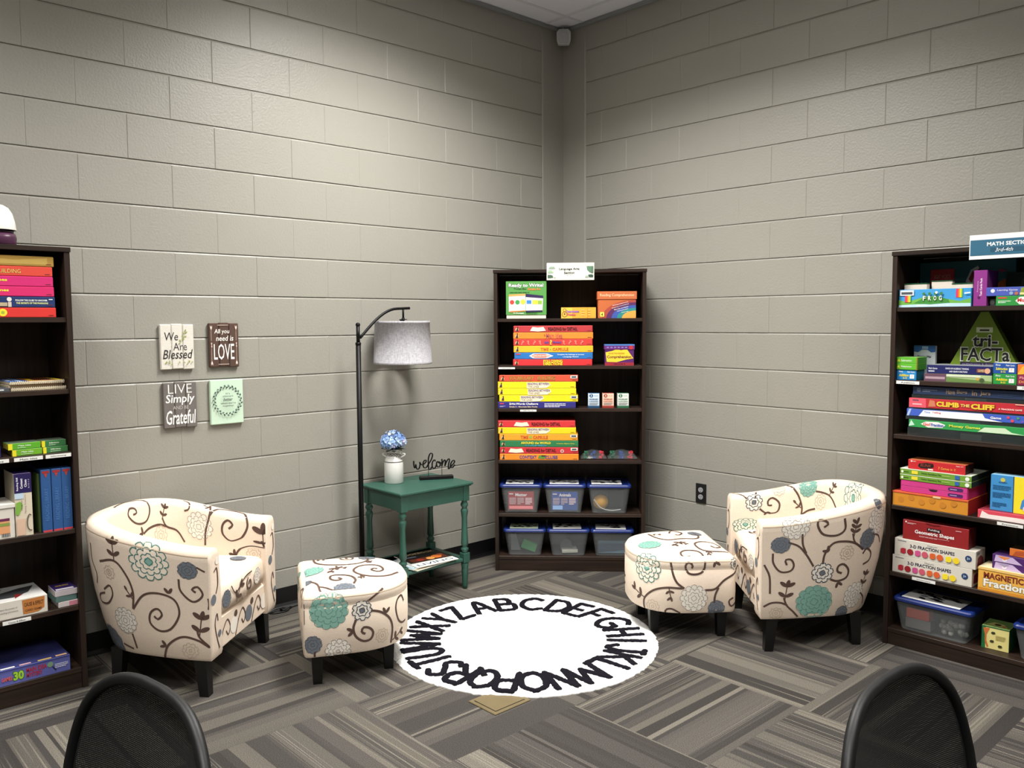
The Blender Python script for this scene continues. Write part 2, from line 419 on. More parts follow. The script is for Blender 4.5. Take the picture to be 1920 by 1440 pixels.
def otto_grid(W=.47,a=.17,b=.27,z0=.13,z1=.385,ns=80):
    pts=[(0,a*i/10) for i in range(11)]
    m=50
    for i in range(1,m):
        t=math.pi*i/m;c,s_=math.cos(t),math.sin(t);e=.85
        pts.append((W/2-W/2*math.copysign(abs(c)**e,c),a+b*abs(s_)**e))
    pts+=[(W,a-a*i/10) for i in range(11)]
    pts+=[(W-W*i/20,0) for i in range(1,21)]
    pts=np.array(pts);d=np.r_[0,np.cumsum(np.linalg.norm(np.diff(pts,axis=0),axis=1))]
    S=np.linspace(0,d[-1],ns);X=np.interp(S,d,pts[:,0]);Y=np.interp(S,d,pts[:,1])
    cx,cy=W/2,.2
    # round the plan corners slightly and shape the profile
    G=[]
    for i in range(ns):
        j0=(i-1)%(ns-1);j1=(i+1)%(ns-1)
        x=(X[i]*2+X[j0]+X[j1])/4;y=(Y[i]*2+Y[j0]+Y[j1])/4
        r=math.hypot(x-cx,y-cy);ux,uy=(x-cx)/r,(y-cy)/r
        pr=[(-.006,z0),(0,z0+.012),(.003,z0+.10),(.002,z1-.062),(-.002,z1-.056),(.002,z1-.050),(.002,z1-.022),(-.008,z1-.006),(-.024,z1)]
        G.append([(x+ux*o,y+uy*o,z) for o,z in pr])
    G=np.array(G);mid=G[5];Q=np.r_[0,np.cumsum(np.linalg.norm(np.diff(mid,axis=0),axis=1))]
    return S,Q,G
MOT={'LO':[('F',0.245,0.435,0.081,'tline'),('F',0.085,0.425,0.042,'slate'),('v',0.009,[(0.123,0.378),(0.116,0.324),(0.066,0.28),(0.025,0.312),(0.044,0.35),(0.069,0.337),(0.053,0.324)]),('v',0.008,[(0.047,0.445),(0.013,0.425)]),('S',0.396,0.404,0.402,0.49,5),('v',0.009,[(0.478,0.383),(0.396,0.404),(0.346,0.356),(0.321,0.286),(0.327,0.211)]),('F',0.427,0.35,0.029,'pale'),('S',0.324,0.254,0.355,0.299,3),('v',0.009,[(0.327,0.211),(0.277,0.28),(0.211,0.299),(0.145,0.28),(0.126,0.217),(0.163,0.146),(0.214,0.128),(0.255,0.158),(0.251,0.205),(0.22,0.229),(0.201,0.205),(0.22,0.181),(0.236,0.193)]),('L',0.167,0.305,0.17,0.337),('F',0.374,0.152,0.057,'white'),('v',0.009,[(0.346,0.096),(0.333,0.029)]),('S',0.044,0.116,0.031,0.223,5),('v',0.009,[(0.053,0.152),(0.044,0.116),(0.0,0.07)]),('v',0.01,[(0.204,0.001),(0.182,0.065),(0.119,0.111),(0.053,0.101),(0.003,0.07)]),('L',0.192,0.06,0.22,0.07),('F',0.085,0.049,0.036,'pale'),('F',0.506,0.013,0.092,'slate'),('v',0.008,[(0.412,0.039),(0.352,0.024)]),('v',0.008,[(0.475,0.267),(0.434,0.292),(0.424,0.254),(0.462,0.211),(0.519,0.205),(0.519,0.235),(0.471,0.254)]),('v',0.007,[(0.541,0.44),(0.541,0.378),(0.515,0.324),(0.528,0.28)]),('v',0.008,[(0.009,0.373)]),('v',0.007,[(0.003,0.299),(0.0,0.273),(0.003,0.248)])],'LI':[('v',0.009,[(0.836,0.559),(0.959,0.537),(1.037,0.563),(1.062,0.618),(1.031,0.668),(0.962,0.668),(0.902,0.625),(0.915,0.596),(0.955,0.599),(0.968,0.621),(0.94,0.625)]),('S',1.141,0.661,1.16,0.598,5),('v',0.009,[(1.141,0.657),(1.166,0.692),(1.232,0.708),(1.276,0.757)]),('v',0.009,[(1.009,0.713),(1.05,0.697),(1.116,0.686),(1.166,0.692)]),('L',1.006,0.713,0.99,0.703),('F',1.358,0.668,0.067,'white'),('F',1.128,0.73,0.041,'pale'),('v',0.009,[(1.392,0.538),(1.411,0.592),(1.392,0.681),(1.389,0.768)]),('S',1.405,0.564,1.373,0.554,3),('v',0.01,[(1.411,0.603),(1.443,0.554),(1.502,0.54),(1.562,0.553),(1.593,0.614),(1.562,0.681),(1.512,0.719),(1.474,0.675),(1.474,0.632),(1.499,0.607),(1.521,0.625),(1.502,0.646)]),('S',1.672,0.757,1.663,0.621,5),('v',0.009,[(1.659,0.692),(1.672,0.757)]),('v',0.01,[(1.531,0.822),(1.556,0.785),(1.609,0.752),(1.675,0.768)]),('L',1.531,0.815,1.512,0.792),('F',1.622,0.807,0.034,'pale'),('v',0.008,[(1.257,0.544),(1.298,0.568),(1.301,0.598),(1.276,0.61)])],'RO':[('F',1.597,0.394,0.044,'slate'),('v',0.009,[(1.562,0.404),(1.518,0.378),(1.483,0.331),(1.449,0.267)]),('v',0.009,[(1.631,0.35),(1.628,0.299),(1.597,0.254),(1.553,0.254),(1.537,0.28),(1.549,0.312),(1.575,0.312),(1.568,0.286)]),('F',1.531,0.481,0.062,'white'),('v',0.009,[(1.502,0.44),(1.499,0.383),(1.483,0.337)]),('F',1.408,0.229,0.048,'nline'),('v',0.01,[(1.37,0.193),(1.336,0.181),(1.292,0.193),(1.285,0.229),(1.311,0.26),(1.336,0.254),(1.339,0.229),(1.317,0.217)]),('L',1.333,0.175,1.32,0.14),('v',0.01,[(1.408,0.273),(1.399,0.324),(1.364,0.368),(1.311,0.368),(1.26,0.35),(1.213,0.312)]),('L',1.383,0.331,1.405,0.356),('F',1.298,0.312,0.033,'pale'),('S',1.27,0.383,1.254,0.455,6),('v',0.008,[(1.276,0.399),(1.263,0.356),(1.213,0.312)]),('v',0.01,[(1.317,0.477),(1.314,0.425),(1.351,0.404),(1.408,0.419),(1.433,0.461),(1.433,0.49),(1.408,0.487),(1.389,0.468),(1.408,0.455)]),('F',1.439,0.085,0.084,'teal'),('S',1.575,0.096,1.562,0.193,5),('v',0.009,[(1.578,0.116),(1.565,0.075),(1.534,0.039),(1.512,0.01)]),('v',0.01,[(1.669,0.07),(1.634,0.09),(1.593,0.09),(1.562,0.075)]),('F',1.612,0.034,0.032,'pale'),('F',1.229,0.096,0.064,'white'),('F',1.191,0.356,0.046,'slate'),('F',1.292,0.013,0.037,'slate'),('v',0.009,[(1.204,0.241),(1.163,0.254),(1.157,0.286),(1.191,0.312),(1.213,0.292)]),('S',1.182,0.128,1.166,0.199,5),('v',0.008,[(1.185,0.101),(1.138,0.07),(1.116,0.034)]),('v',0.009,[(1.641,0.14),(1.644,0.229),(1.663,0.28),(1.669,0.292)]),('F',1.131,0.43,0.062,'white'),('v',0.007,[(1.163,0.373),(1.113,0.356),(1.081,0.318)])],'RI':[('F',0.11,0.618,0.042,'nline'),('v',0.009,[(0.138,0.654),(0.176,0.686),(0.223,0.692),(0.239,0.646),(0.207,0.61),(0.182,0.618),(0.182,0.643),(0.201,0.646)]),('v',0.008,[(0.009,0.547),(0.044,0.564),(0.075,0.597)]),('v',0.009,[(0.129,0.554),(0.116,0.598)]),('L',0.176,0.675,0.179,0.713),('F',0.239,0.571,0.033,'pale'),('v',0.01,[(0.292,0.535),(0.314,0.584),(0.339,0.628),(0.358,0.686),(0.355,0.73)]),('S',0.352,0.692,0.314,0.65,3),('v',0.01,[(0.358,0.73),(0.396,0.713),(0.443,0.708)]),('F',0.399,0.587,0.055,'teal'),('F',0.478,0.675,0.038,'pale'),('v',0.009,[(0.446,0.621),(0.493,0.632),(0.547,0.654),(0.597,0.708)]),('S',0.541,0.646,0.575,0.593,5),('F',0.754,0.643,0.092,'tline'),('F',0.066,0.785,0.063,'tline'),('F',1.125,0.5,0.027,'slate')],'OLs':[('F',0.104,0.194,0.077,'teal'),('F',0.237,0.179,0.041,'nline'),('v',0.01,[(0.274,0.174),(0.319,0.158),(0.36,0.122),(0.375,0.075),(0.367,0.013)]),('L',0.341,0.148,0.345,0.174),('v',0.01,[(0.211,0.143),(0.2,0.107),(0.211,0.071),(0.241,0.049),(0.271,0.053),(0.282,0.079),(0.267,0.101),(0.241,0.107),(0.234,0.088),(0.249,0.079)]),('L',0.2,0.097,0.174,0.093),('F',0.323,0.057,0.031,'pale'),('v',0.009,[(0.46,0.168),(0.438,0.199),(0.408,0.189),(0.397,0.153),(0.412,0.101),(0.441,0.079),(0.478,0.079)]),('F',0.037,0.057,0.037,'slate'),('F',0.137,0.018,0.052,'white'),('S',0.375,0.022,0.438,0.049,4),('v',0.009,[(0.26,0.216),(0.3,0.241),(0.334,0.259)]),('v',0.008,[(0.045,0.027),(0.041,0.003)]),('v',0.008,[(0.0,0.23),(0.0,0.179),(0.0,0.143)])],'ORs':[('F',0.809,0.204,0.071,'tline'),('F',1.035,0.075,0.063,'white'),('F',1.142,0.022,0.04,'slate'),('v',0.01,[(0.927,0.248),(0.938,0.189),(0.957,0.148),(0.99,0.122)]),('v',0.01,[(0.794,0.002),(0.797,0.053),(0.846,0.101),(0.909,0.122),(0.983,0.122)]),('v',0.01,[(1.087,0.112),(1.135,0.117),(1.179,0.158),(1.246,0.194)]),('v',0.01,[(1.131,0.049),(1.135,0.088),(1.15,0.122)]),('S',0.92,0.122,0.931,0.066,4),('S',0.797,0.057,0.716,0.088,4),('v',0.01,[(1.087,0.25),(1.079,0.206),(1.05,0.189),(1.009,0.194),(0.994,0.229),(1.009,0.247),(1.027,0.234),(1.024,0.219)]),('v',0.009,[(1.224,0.071),(1.202,0.057),(1.213,0.031),(1.246,0.044)]),('F',0.842,0.022,0.033,'pale'),('v',0.009,[(0.901,0.001),(0.909,0.018),(0.935,0.022),(0.972,0.002)]),('F',1.235,0.233,0.029,'nline'),('L',1.135,0.249,1.142,0.226)],'OLt':[('v',0.009,[(0.495,0.071),(0.404,0.076),(0.343,0.123),(0.314,0.199),(0.325,0.268),(0.385,0.31),(0.435,0.301),(0.436,0.28)]),('v',0.009,[(0.453,0.187),(0.419,0.203),(0.412,0.238),(0.452,0.247),(0.472,0.228),(0.449,0.214),(0.434,0.224)]),('v',0.009,[(0.305,0.159),(0.26,0.164)]),('v',0.01,[(0.181,0.416),(0.135,0.37),(0.123,0.316),(0.147,0.258),(0.206,0.226),(0.267,0.252),(0.286,0.303),(0.264,0.345),(0.209,0.354),(0.183,0.329),(0.208,0.303),(0.23,0.316),(0.22,0.33)]),('v',0.01,[(0.064,0.212),(0.1,0.223),(0.146,0.207),(0.17,0.166),(0.17,0.129),(0.132,0.121),(0.11,0.142),(0.119,0.167),(0.138,0.154)]),('v',0.008,[(0.151,0.036),(0.088,0.064),(-0.013,0.073)]),('v',0.008,[(0.059,0.071),(0.041,0.101),(0.008,0.134)]),('v',0.009,[(0.009,0.274),(0.026,0.308),(0.012,0.327),(-0.051,0.311)]),('F',0.288,0.05,0.055,'teal'),('F',0.142,0.017,0.03,'slate'),('F',0.027,0.171,0.045,'slate'),('F',0.432,0.31,0.04,'slate'),('F',0.379,0.199,0.03,'pale'),('F',0.059,0.406,0.03,'white'),('S',0.287,0.162,0.23,0.124,4),('S',0.287,0.162,0.26,0.193,4),('S',0.459,0.077,0.447,0.116,4),('S',0.135,0.267,0.125,0.246,4),('S',0.324,0.297,0.346,0.316,4)],'ORt':[('v',0.009,[(0.132,0.216),(0.073,0.192),(0.092,0.166),(0.139,0.152),(0.181,0.18),(0.164,0.194)]),('v',0.009,[(0.121,0.322),(0.212,0.306),(0.269,0.261),(0.254,0.181),(0.247,0.111),(0.191,0.082),(0.13,0.094)]),('v',0.009,[(0.461,-0.012),(0.463,0.068),(0.437,0.139),(0.355,0.151),(0.305,0.105),(0.31,0.048),(0.368,0.029),(0.405,0.064),(0.376,0.08)]),('v',0.009,[(0.597,0.179),(0.525,0.153),(0.453,0.166),(0.436,0.22),(0.464,0.252),(0.504,0.246),(0.499,0.213)]),('v',0.008,[(0.479,0.353),(0.533,0.318),(0.587,0.322)]),('F',0.32,0.363,0.055,'teal'),('F',0.489,0.384,0.04,'slate'),('F',0.219,0.194,0.03,'pale'),('F',0.146,0.088,0.035,'slate'),('F',0.57,0.206,0.03,'slate'),('F',0.585,0.06,0.03,'tline'),('S',0.308,0.204,0.358,0.255,4),('S',0.308,0.204,0.35,0.194,4),('S',0.138,0.311,0.157,0.269,4),('S',0.454,0.109,0.483,0.125,4)]}
# ------------------------------------------------------------------ room shell
RX, RY, RH = 6.4, 6.4, 3.43
CO = .2032
def block_wall(name, P, even, odd, length, back):
    """P(u, d, z): u along the wall from the corner, d into the room"""
    mb = MB(); rg = random.Random(name)
    hw, dp, dv, hv, hb = .0098, .0060, .0020, .0032, .0014     # struck joints: undercut above, sloping out below
    def flip_add(vs, fs): mb.add(vs, fs, WALL)
    n = int(RH/CO)+1
    for k in range(n):
        z0 = k*CO; z1 = min(RH, z0+CO)
        first = even if k % 2 == 0 else odd
        us = [.2+.004]; u = first
        while u < length: us.append(u+rg.uniform(-.0015, .0015)); u += 2*CO
        us.append(length)
        for a, b in zip(us[:-1], us[1:]):
            zt = z1-hw if z1 < RH else z1; pr = rg.uniform(-.0006, .0006)
            o = [(a, z0), (b, z0), (b, z1), (a, z1)]
            i_ = [(a+hw, z0+hw), (b-hw, z0+hw), (b-hw, zt), (a+hw, zt)]
            vs = [P(x, -dp, z) for x, z in o]+[P(x, pr, z) for x, z in i_]
            vs[4:8] = [P(a+hv, pr, z0+hb), P(b-hv, pr, z0+hb), P(b-hv, pr, zt), P(a+hv, pr, zt)]
            vs += [P(a, -dv, z0+hb), P(b, -dv, z0+hb), P(b, -dv, zt), P(a, -dv, zt)]
            flip_add(vs, [(4, 5, 6, 7), (0, 1, 9, 5, 4, 8), (9, 10, 6, 5), (2, 3, 11, 7, 6, 10), (11, 8, 4, 7)])
    # smooth corner strip, its mortar lines filled
    flip_add([P(0, .0, 0), P(.190, .0, 0), P(.190, .0, RH), P(0, .0, RH), P(.200, -.006, 0), P(.200, -.006, RH), P(.204, -dp, 0), P(.204, -dp, RH)],
             [(0, 1, 2, 3), (1, 4, 5, 2), (4, 6, 7, 5)])
    x0, y0, z0, x1, y1, z1 = back
    mb.box(x0, x1, y0, y1, z0, z1, WALL, c=.001)
    return struct(mb, name)
block_wall('wall_left', lambda u, d, z: (d, -u, z), .605, .396, RY, (-.2, -RY, 0, -.008, .2, RH))
block_wall('wall_right', lambda u, d, z: (u, -d, z), .546, .340, RX, (-.005, .008, 0, RX, .2, RH))
for nm, b in (('wall_front', (-.2, RX+.2, -RY-.2, -RY)), ('wall_side', (RX, RX+.2, -RY, .2))):
    mb = MB(); mb.box(b[0], b[1], b[2], b[3], 0, RH, WALL, c=.001); struct(mb, nm)
mb = MB(); mb.box(-.2, RX+.2, -RY-.2, .2, -.1, 0, carpet_mat(), c=.0005); struct(mb, 'floor')
TILE = M('#eef0fa', .9, .1, noise=.03, bump=.5, bscale=160)
GRID = M('#e0e2ec', .5, .3)
mb = MB(); mb.box(-.2, RX+.2, -RY-.2, .2, RH, RH+.1, TILE, c=.0005)
for k in range(11):
    y = -.18-.61*k
    if y > -RY: mb.box(0, RX, y-.012, y+.012, RH-.004, RH+.001, GRID, c=.0005)
for k in range(11):
    x = .19+.61*k
    if x < RX: mb.box(x-.012, x+.012, -RY, 0, RH-.0035, RH+.001, GRID, c=.0005)
struct(mb, 'ceiling')
TRIMW = M('#8e9092', .5, .3)
mb = MB(); mb.box(0, RX, -.022, 0, RH-.022, RH-.001, TRIMW); mb.box(0, .022, -RY, -.022, RH-.022, RH-.001, TRIMW); struct(mb, 'trim_1')
BASEB = M('#121113', .4, .4)
def baseboard(name, pts_fn, L):
    mb = MB(); prof = [(0.0, .102), (.004, .102), (.005, .020), (.012, .006), (.020, 0), (0.0, 0)]
    vs = [pts_fn(u, d, z) for u in (0, L) for d, z in prof]; n = len(prof)
    mb.add(vs, [(i, (i+1) % n, n+(i+1) % n, n+i) for i in range(n)]+[tuple(range(n)), tuple(range(2*n-1, n-1, -1))], BASEB); struct(mb, name)
baseboard('baseboard_left', lambda u, d, z: (d, -u, z), RY)
baseboard('baseboard_right', lambda u, d, z: (u, -d, z), RX)
# ceiling lights (recessed troffers)
def troffer(x, y, label, st):
    t = thing('ceiling_light', label, 'ceiling light', (x, y, RH), 0, 'ceiling lights')
    mb = MB(); fr = M('#e8e8e8', .4)
    for a in ((-.605, .605, -.305, -.285), (-.605, .605, .285, .305), (-.605, -.585, -.285, .285), (.585, .605, -.285, .285)):
        mb.box(a[0], a[1], a[2], a[3], -.014, -.003, fr)
    mb.build('frame', t)
    m, nt, b = node_mat('lit_diffuser'); b.inputs['Base Color'].default_value = (.9, .9, .9, 1)
    b.inputs['Emission Color'].default_value = (1, .95, .87, 1); b.inputs['Emission Strength'].default_value = st
    mb = MB(); mb.box(-.585, .585, -.285, .285, -.009, -.004, m); mb.build('diffuser', t)
troffer(1.41, -1.705, 'lit ceiling troffer above the round alphabet rug', 8.0)
troffer(3.85, -1.705, 'lit ceiling troffer in front of the right bookcase', 4.0)
troffer(1.41, -4.145, 'lit ceiling troffer in front of the left bookcase', 4.0)
troffer(3.85, -4.145, 'lit ceiling troffer above the camera end of the room', 4.0)
# small white sensor in the ceiling corner
s = thing('motion_sensor', 'small white motion sensor mounted in the ceiling corner', 'sensor', (.062, -.062, 3.352), PI/4)
wh = M('#c9c9cc', .5)
mb = MB(); pr = [(-.036, -.05), (.036, -.05), (.046, -.02), (.046, .028), (.028, .048), (-.028, .048), (-.046, .028), (-.046, -.02)]
mb.prism([(x, z) for x, z in pr], -.032, .0, wh); mb.prism([(x*.7, z*.7-.006) for x, z in pr], -.044, -.031, M('#b5b6ba', .35)); mb.build('housing', s)
mb = MB(); mb.tube([(0, 0, .02), (0, .025, .05), (0, .03, .074)], .011, wh); mb.build('bracket', s)
# wall outlet
s = thing('wall_outlet', 'black double power outlet on the right wall beside the armchair', 'outlet', (1.134, -.0012, .466))
mb = MB(); mb.box(-.036, .036, -.006, 0, -.058, .058, M('#1a191a', .45)); mb.build('cover_plate', s)
for z in (.021, -.021):
    mb = MB(); g = M('#9a9ca0', .4); mb.prism([(.0165*math.cos(a*PI/10), z+.0150*math.sin(a*PI/10)) for a in range(20)], -.0085, -.005, g)
    for dx in (-.006, .006): mb.box(dx-.0012, dx+.0012, -.0092, -.0084, z-.001, z+.008, INK)
    mb.box(-.002, .002, -.0092, -.0084, z-.011, z-.006, INK); mb.build('socket', s)
# brass floor box cover
s = thing('floor_box_cover', 'brass floor box cover in the carpet at the edge of the rug', 'floor plate', (1.611, -2.043, 0))
BR = M('#74674a', .5, .5, .3, .1, .2)
mb = MB(); mb.box(-.08, .08, -.094, .094, 0, .005, BR, c=.003); mb.build('frame', s)
mb = MB(); mb.box(-.062, .062, -.076, .076, .0052, .0075, BR, c=.002)
for a in ((-.064, .064, -.078, -.0762), (-.064, -.0622, -.078, .078), (.0622, .064, -.078, .078)): mb.box(a[0], a[1], a[2], a[3], .0052, .0056, INK, c=.0001)
mb.box(-.058, -.045, -.079, -.0762, .005, .0062, INK, c=.0002)
mb.build('lid', s)
# ------------------------------------------------------------------ patterned upholstery
FAB = dict(brown=M('#5d4a42', .8, .2), teal=M('#86b3a6', .8, .2), tdark=M('#4d7f78', .8, .2), slate=M('#70767f', .8, .2), sdark=M('#4c525c', .8, .2),
           white=M('#efe9df', .8, .2), grey=M('#8f8784', .8, .2), pale=M('#f3e6d6', .8, .2), pline=M('#b9a795', .8, .2))
class Cloth:
    """grid surface (s, q) that appliqué shapes are laid on, just proud of the cloth"""
    def __init__(s, S, Q, G): 
        s.S = np.array(S); s.Q = np.array(Q); s.G = G
        du = np.gradient(G, axis=0); dv = np.gradient(G, axis=1); n = np.cross(du, dv); n /= (np.linalg.norm(n, axis=2, keepdims=True)+1e-12)
        s.Nn = n; s.lay = .0008
    def at(s, a, b, off=0):
        i = min(max(np.interp(a, s.S, range(len(s.S))), 0), len(s.S)-1.001); j = min(max(np.interp(b, s.Q, range(len(s.Q))), 0), len(s.Q)-1.001)
        i0, j0 = int(i), int(j); f, g = i-i0, j-j0
        def L(A): return (A[i0, j0]*(1-f)+A[i0+1, j0]*f)*(1-g)+(A[i0, j0+1]*(1-f)+A[i0+1, j0+1]*f)*g
        n = L(s.Nn); return L(s.G)+n*off*s.sign
    sign = 1
    def inside(s, p): return s.S[0] <= p[0] <= s.S[-1] and s.Q[0] <= p[1] <= s.Q[-1]
    def ribbon(s, mb, pts, w, m, off, closed=False):
        q = smooth_path(pts, .010, closed)
        q = [p for p in q if s.inside(p)]
        if len(q) < 2: return
        vs = []
        for i in range(len(q)):
            t = q[min(i+1, len(q)-1)]-q[max(i-1, 0)]; t = t/(np.linalg.norm(t)+1e-9); n = np.array((-t[1], t[0]))*w/2
            for a in (q[i]-n, q[i], q[i]+n): vs.append(s.at(a[0], a[1], off))
        fs = []
        for i in range(len(q)-1):
            if np.linalg.norm(q[i+1]-q[i]) > .03: continue
            for e in (0, 1): fs.append((3*i+e, 3*i+3+e, 3*i+4+e, 3*i+1+e))
        mb.add(vs, fs, m, True)
    def blob(s, mb, cx, cy, r, m, off, lobes=0, amp=.0, n=40, ry=1, rot=0):
        rr = [0, .35, .7, 1]; vs = [s.at(cx, cy, off)]
        for k in rr[1:]:
            for i in range(n):
                a = 2*PI*i/n; R = r*k*(1+amp*abs(math.sin(lobes*a/2)) if lobes else 1)
                x = R*math.cos(a); y = R*math.sin(a)*ry
                X = cx+x*math.cos(rot)-y*math.sin(rot); Y = cy+x*math.sin(rot)+y*math.cos(rot)
                X = min(max(X, s.S[0]), s.S[-1]); Y = min(max(Y, s.Q[0]), s.Q[-1])
                vs.append(s.at(X, Y, off))
        fs = [(0, 1+i, 1+(i+1) % n) for i in range(n)]
        for k in range(2):
            for i in range(n): fs.append((1+k*n+i, 1+(k+1)*n+i, 1+(k+1)*n+(i+1) % n, 1+k*n+(i+1) % n))
        mb.add(vs, fs, m, True)
    def flower(s, mb, x, y, r, st):
        rg = random.Random(int(x*1000+y*77)); 
        base, line, lw = {'teal': ('teal', 'tdark', .0016), 'slate': ('slate', 'sdark', .0016), 'tline': ('pale', 'tdark', .0042), 'nline': ('white', 'sdark', .0042),
                          'white': ('white', 'grey', .0022), 'pale': ('pale', 'pline', .0022)}[st]
        o = .0008
        if st != 'pale': s.blob(mb, x, y, r*.93, FAB[base], o, lobes=13, amp=.09)
        if st == 'nline' or st == 'tline': s.blob(mb, x, y, r*.2, FAB['teal' if st == 'tline' else 'slate'], o+.0003, lobes=6, amp=.2)
        rings = [(1.0, 12), (.72, 10), (.45, 7), (.22, 4)] if r > .05 else [(1.0, 9), (.62, 7), (.3, 4)]
        for k, (f, n) in enumerate(rings):
            R = r*f; ph = rg.random()*6
            for i in range(n):
                a0 = ph+2*PI*i/n; a1 = ph+2*PI*(i+1)/n; am = (a0+a1)/2; Ri = R*.80
                pts = [(x+Ri*math.cos(a0), y+Ri*math.sin(a0)), (x+R*.99*math.cos(a0+(am-a0)*.35), y+R*.99*math.sin(a0+(am-a0)*.35)), (x+R*1.03*math.cos(am), y+R*1.03*math.sin(am)),
                       (x+R*.99*math.cos(a1-(am-a0)*.35), y+R*.99*math.sin(a1-(am-a0)*.35)), (x+Ri*math.cos(a1), y+Ri*math.sin(a1))]
                s.ribbon(mb, pts, lw, FAB[line], o+.0005)
    def leaf(s, mb, x, y, a, L, dark=False):
        s.blob(mb, x+math.cos(a)*L/2, y+math.sin(a)*L/2, L/2, FAB['brown' if not dark else 'sdark'], .0009, n=14, ry=.46, rot=a)
    def sprig(s, mb, x0, y0, x1, y1, n=4):
        L = math.hypot(x1-x0, y1-y0)
        if L > .2 or L < .005: return
        a = math.atan2(y1-y0, x1-x0); l = max(.020, L*.42)
        s.ribbon(mb, [(x0, y0), (x0+(x1-x0)*.8, y0+(y1-y0)*.8)], .005, FAB['brown'], .0009)
        for k in range(n-1):
            t = .25+.55*(k//2)/max(1, (n-2)//2); sd = 1 if k % 2 else -1
            s.leaf(mb, x0+(x1-x0)*t, y0+(y1-y0)*t, a+sd*1.0, l)
        s.leaf(mb, x0+(x1-x0)*.75, y0+(y1-y0)*.75, a+.1, l)
    def draw(s, mb, L):
        for m in L:
            if m[0] == 'v': s.ribbon(mb, m[2], m[1]*1.0, FAB['brown'], .0009)
            elif m[0] == 'F': s.flower(mb, *m[1:])
            elif m[0] == 'S': s.sprig(mb, *m[1:])
            elif m[0] == 'L':
                a = math.atan2(m[4]-m[2], m[3]-m[1])
                if math.hypot(m[4]-m[2], m[3]-m[1]) < .2:
                    for d in (-.6, .6): s.leaf(mb, m[1], m[2], a+d, .030)
def spiral(cx, cy, r, turns=1.4, a0=0, d=1, tail=None):
    pts = []
    if tail: pts.append(tail)
    n = int(turns*10)
    for i in range(n+1):
        t = i/n; a = a0+d*turns*2*PI*t; pts.append((cx+r*(1-.85*t)*math.cos(a), cy+r*(1-.85*t)*math.sin(a)))
    return ('v', .010, pts)
def filler(x0, x1, y0, y1, seed):
    """the print's ordinary run of scrolls, sprigs and flowers"""
    rg = random.Random(seed); L = []; k = 0
    x = x0+.05
    while x < x1:
        y = y0+.06+(.09 if k % 2 else 0)
        while y < y1:
            c = (k+int(y*50)) % 5; r = rg.uniform(.035, .055)
            if c in (0, 3): L.append(spiral(x, y, r, 1.4, rg.uniform(0, 6), rg.choice((-1, 1))))
            elif c == 1: L.append(('F', x, y, r*1.1, rg.choice(('white', 'slate', 'tline', 'teal'))))
            elif c == 2: L.append(('S', x, y-.03, x+.02, y+.04, 5))
            else: L.append(('F', x, y, .032, 'pale'))
            y += .15
        x += .125; k += 1
    return L
def grid_mesh(mb, G, m, flip=False, closed_s=False):
    ns, nq = G.shape[:2]; fs = []
    for i in range(ns-1):
        for j in range(nq-1):
            f = (i*nq+j, (i+1)*nq+j, (i+1)*nq+j+1, i*nq+j+1); fs.append(f[::-1] if flip else f)
    mb.add(G.reshape(-1, 3), fs, m, True)
def tapered_leg(mb, x, y, z0, z1, a, b, m, splay=(0, 0)):
    vs = []
    for z, h, sx, sy in ((z0, a, splay[0], splay[1]), (z1, b, 0, 0)):
        for u, v in ((-1, -1), (1, -1), (1, 1), (-1, 1)): vs.append((x+sx+u*h, y+sy+v*h, z))
    mb.add(vs, [(3, 2, 1, 0), (4, 5, 6, 7)]+[(i, (i+1) % 4, 4+(i+1) % 4, 4+i) for i in range(4)], m)
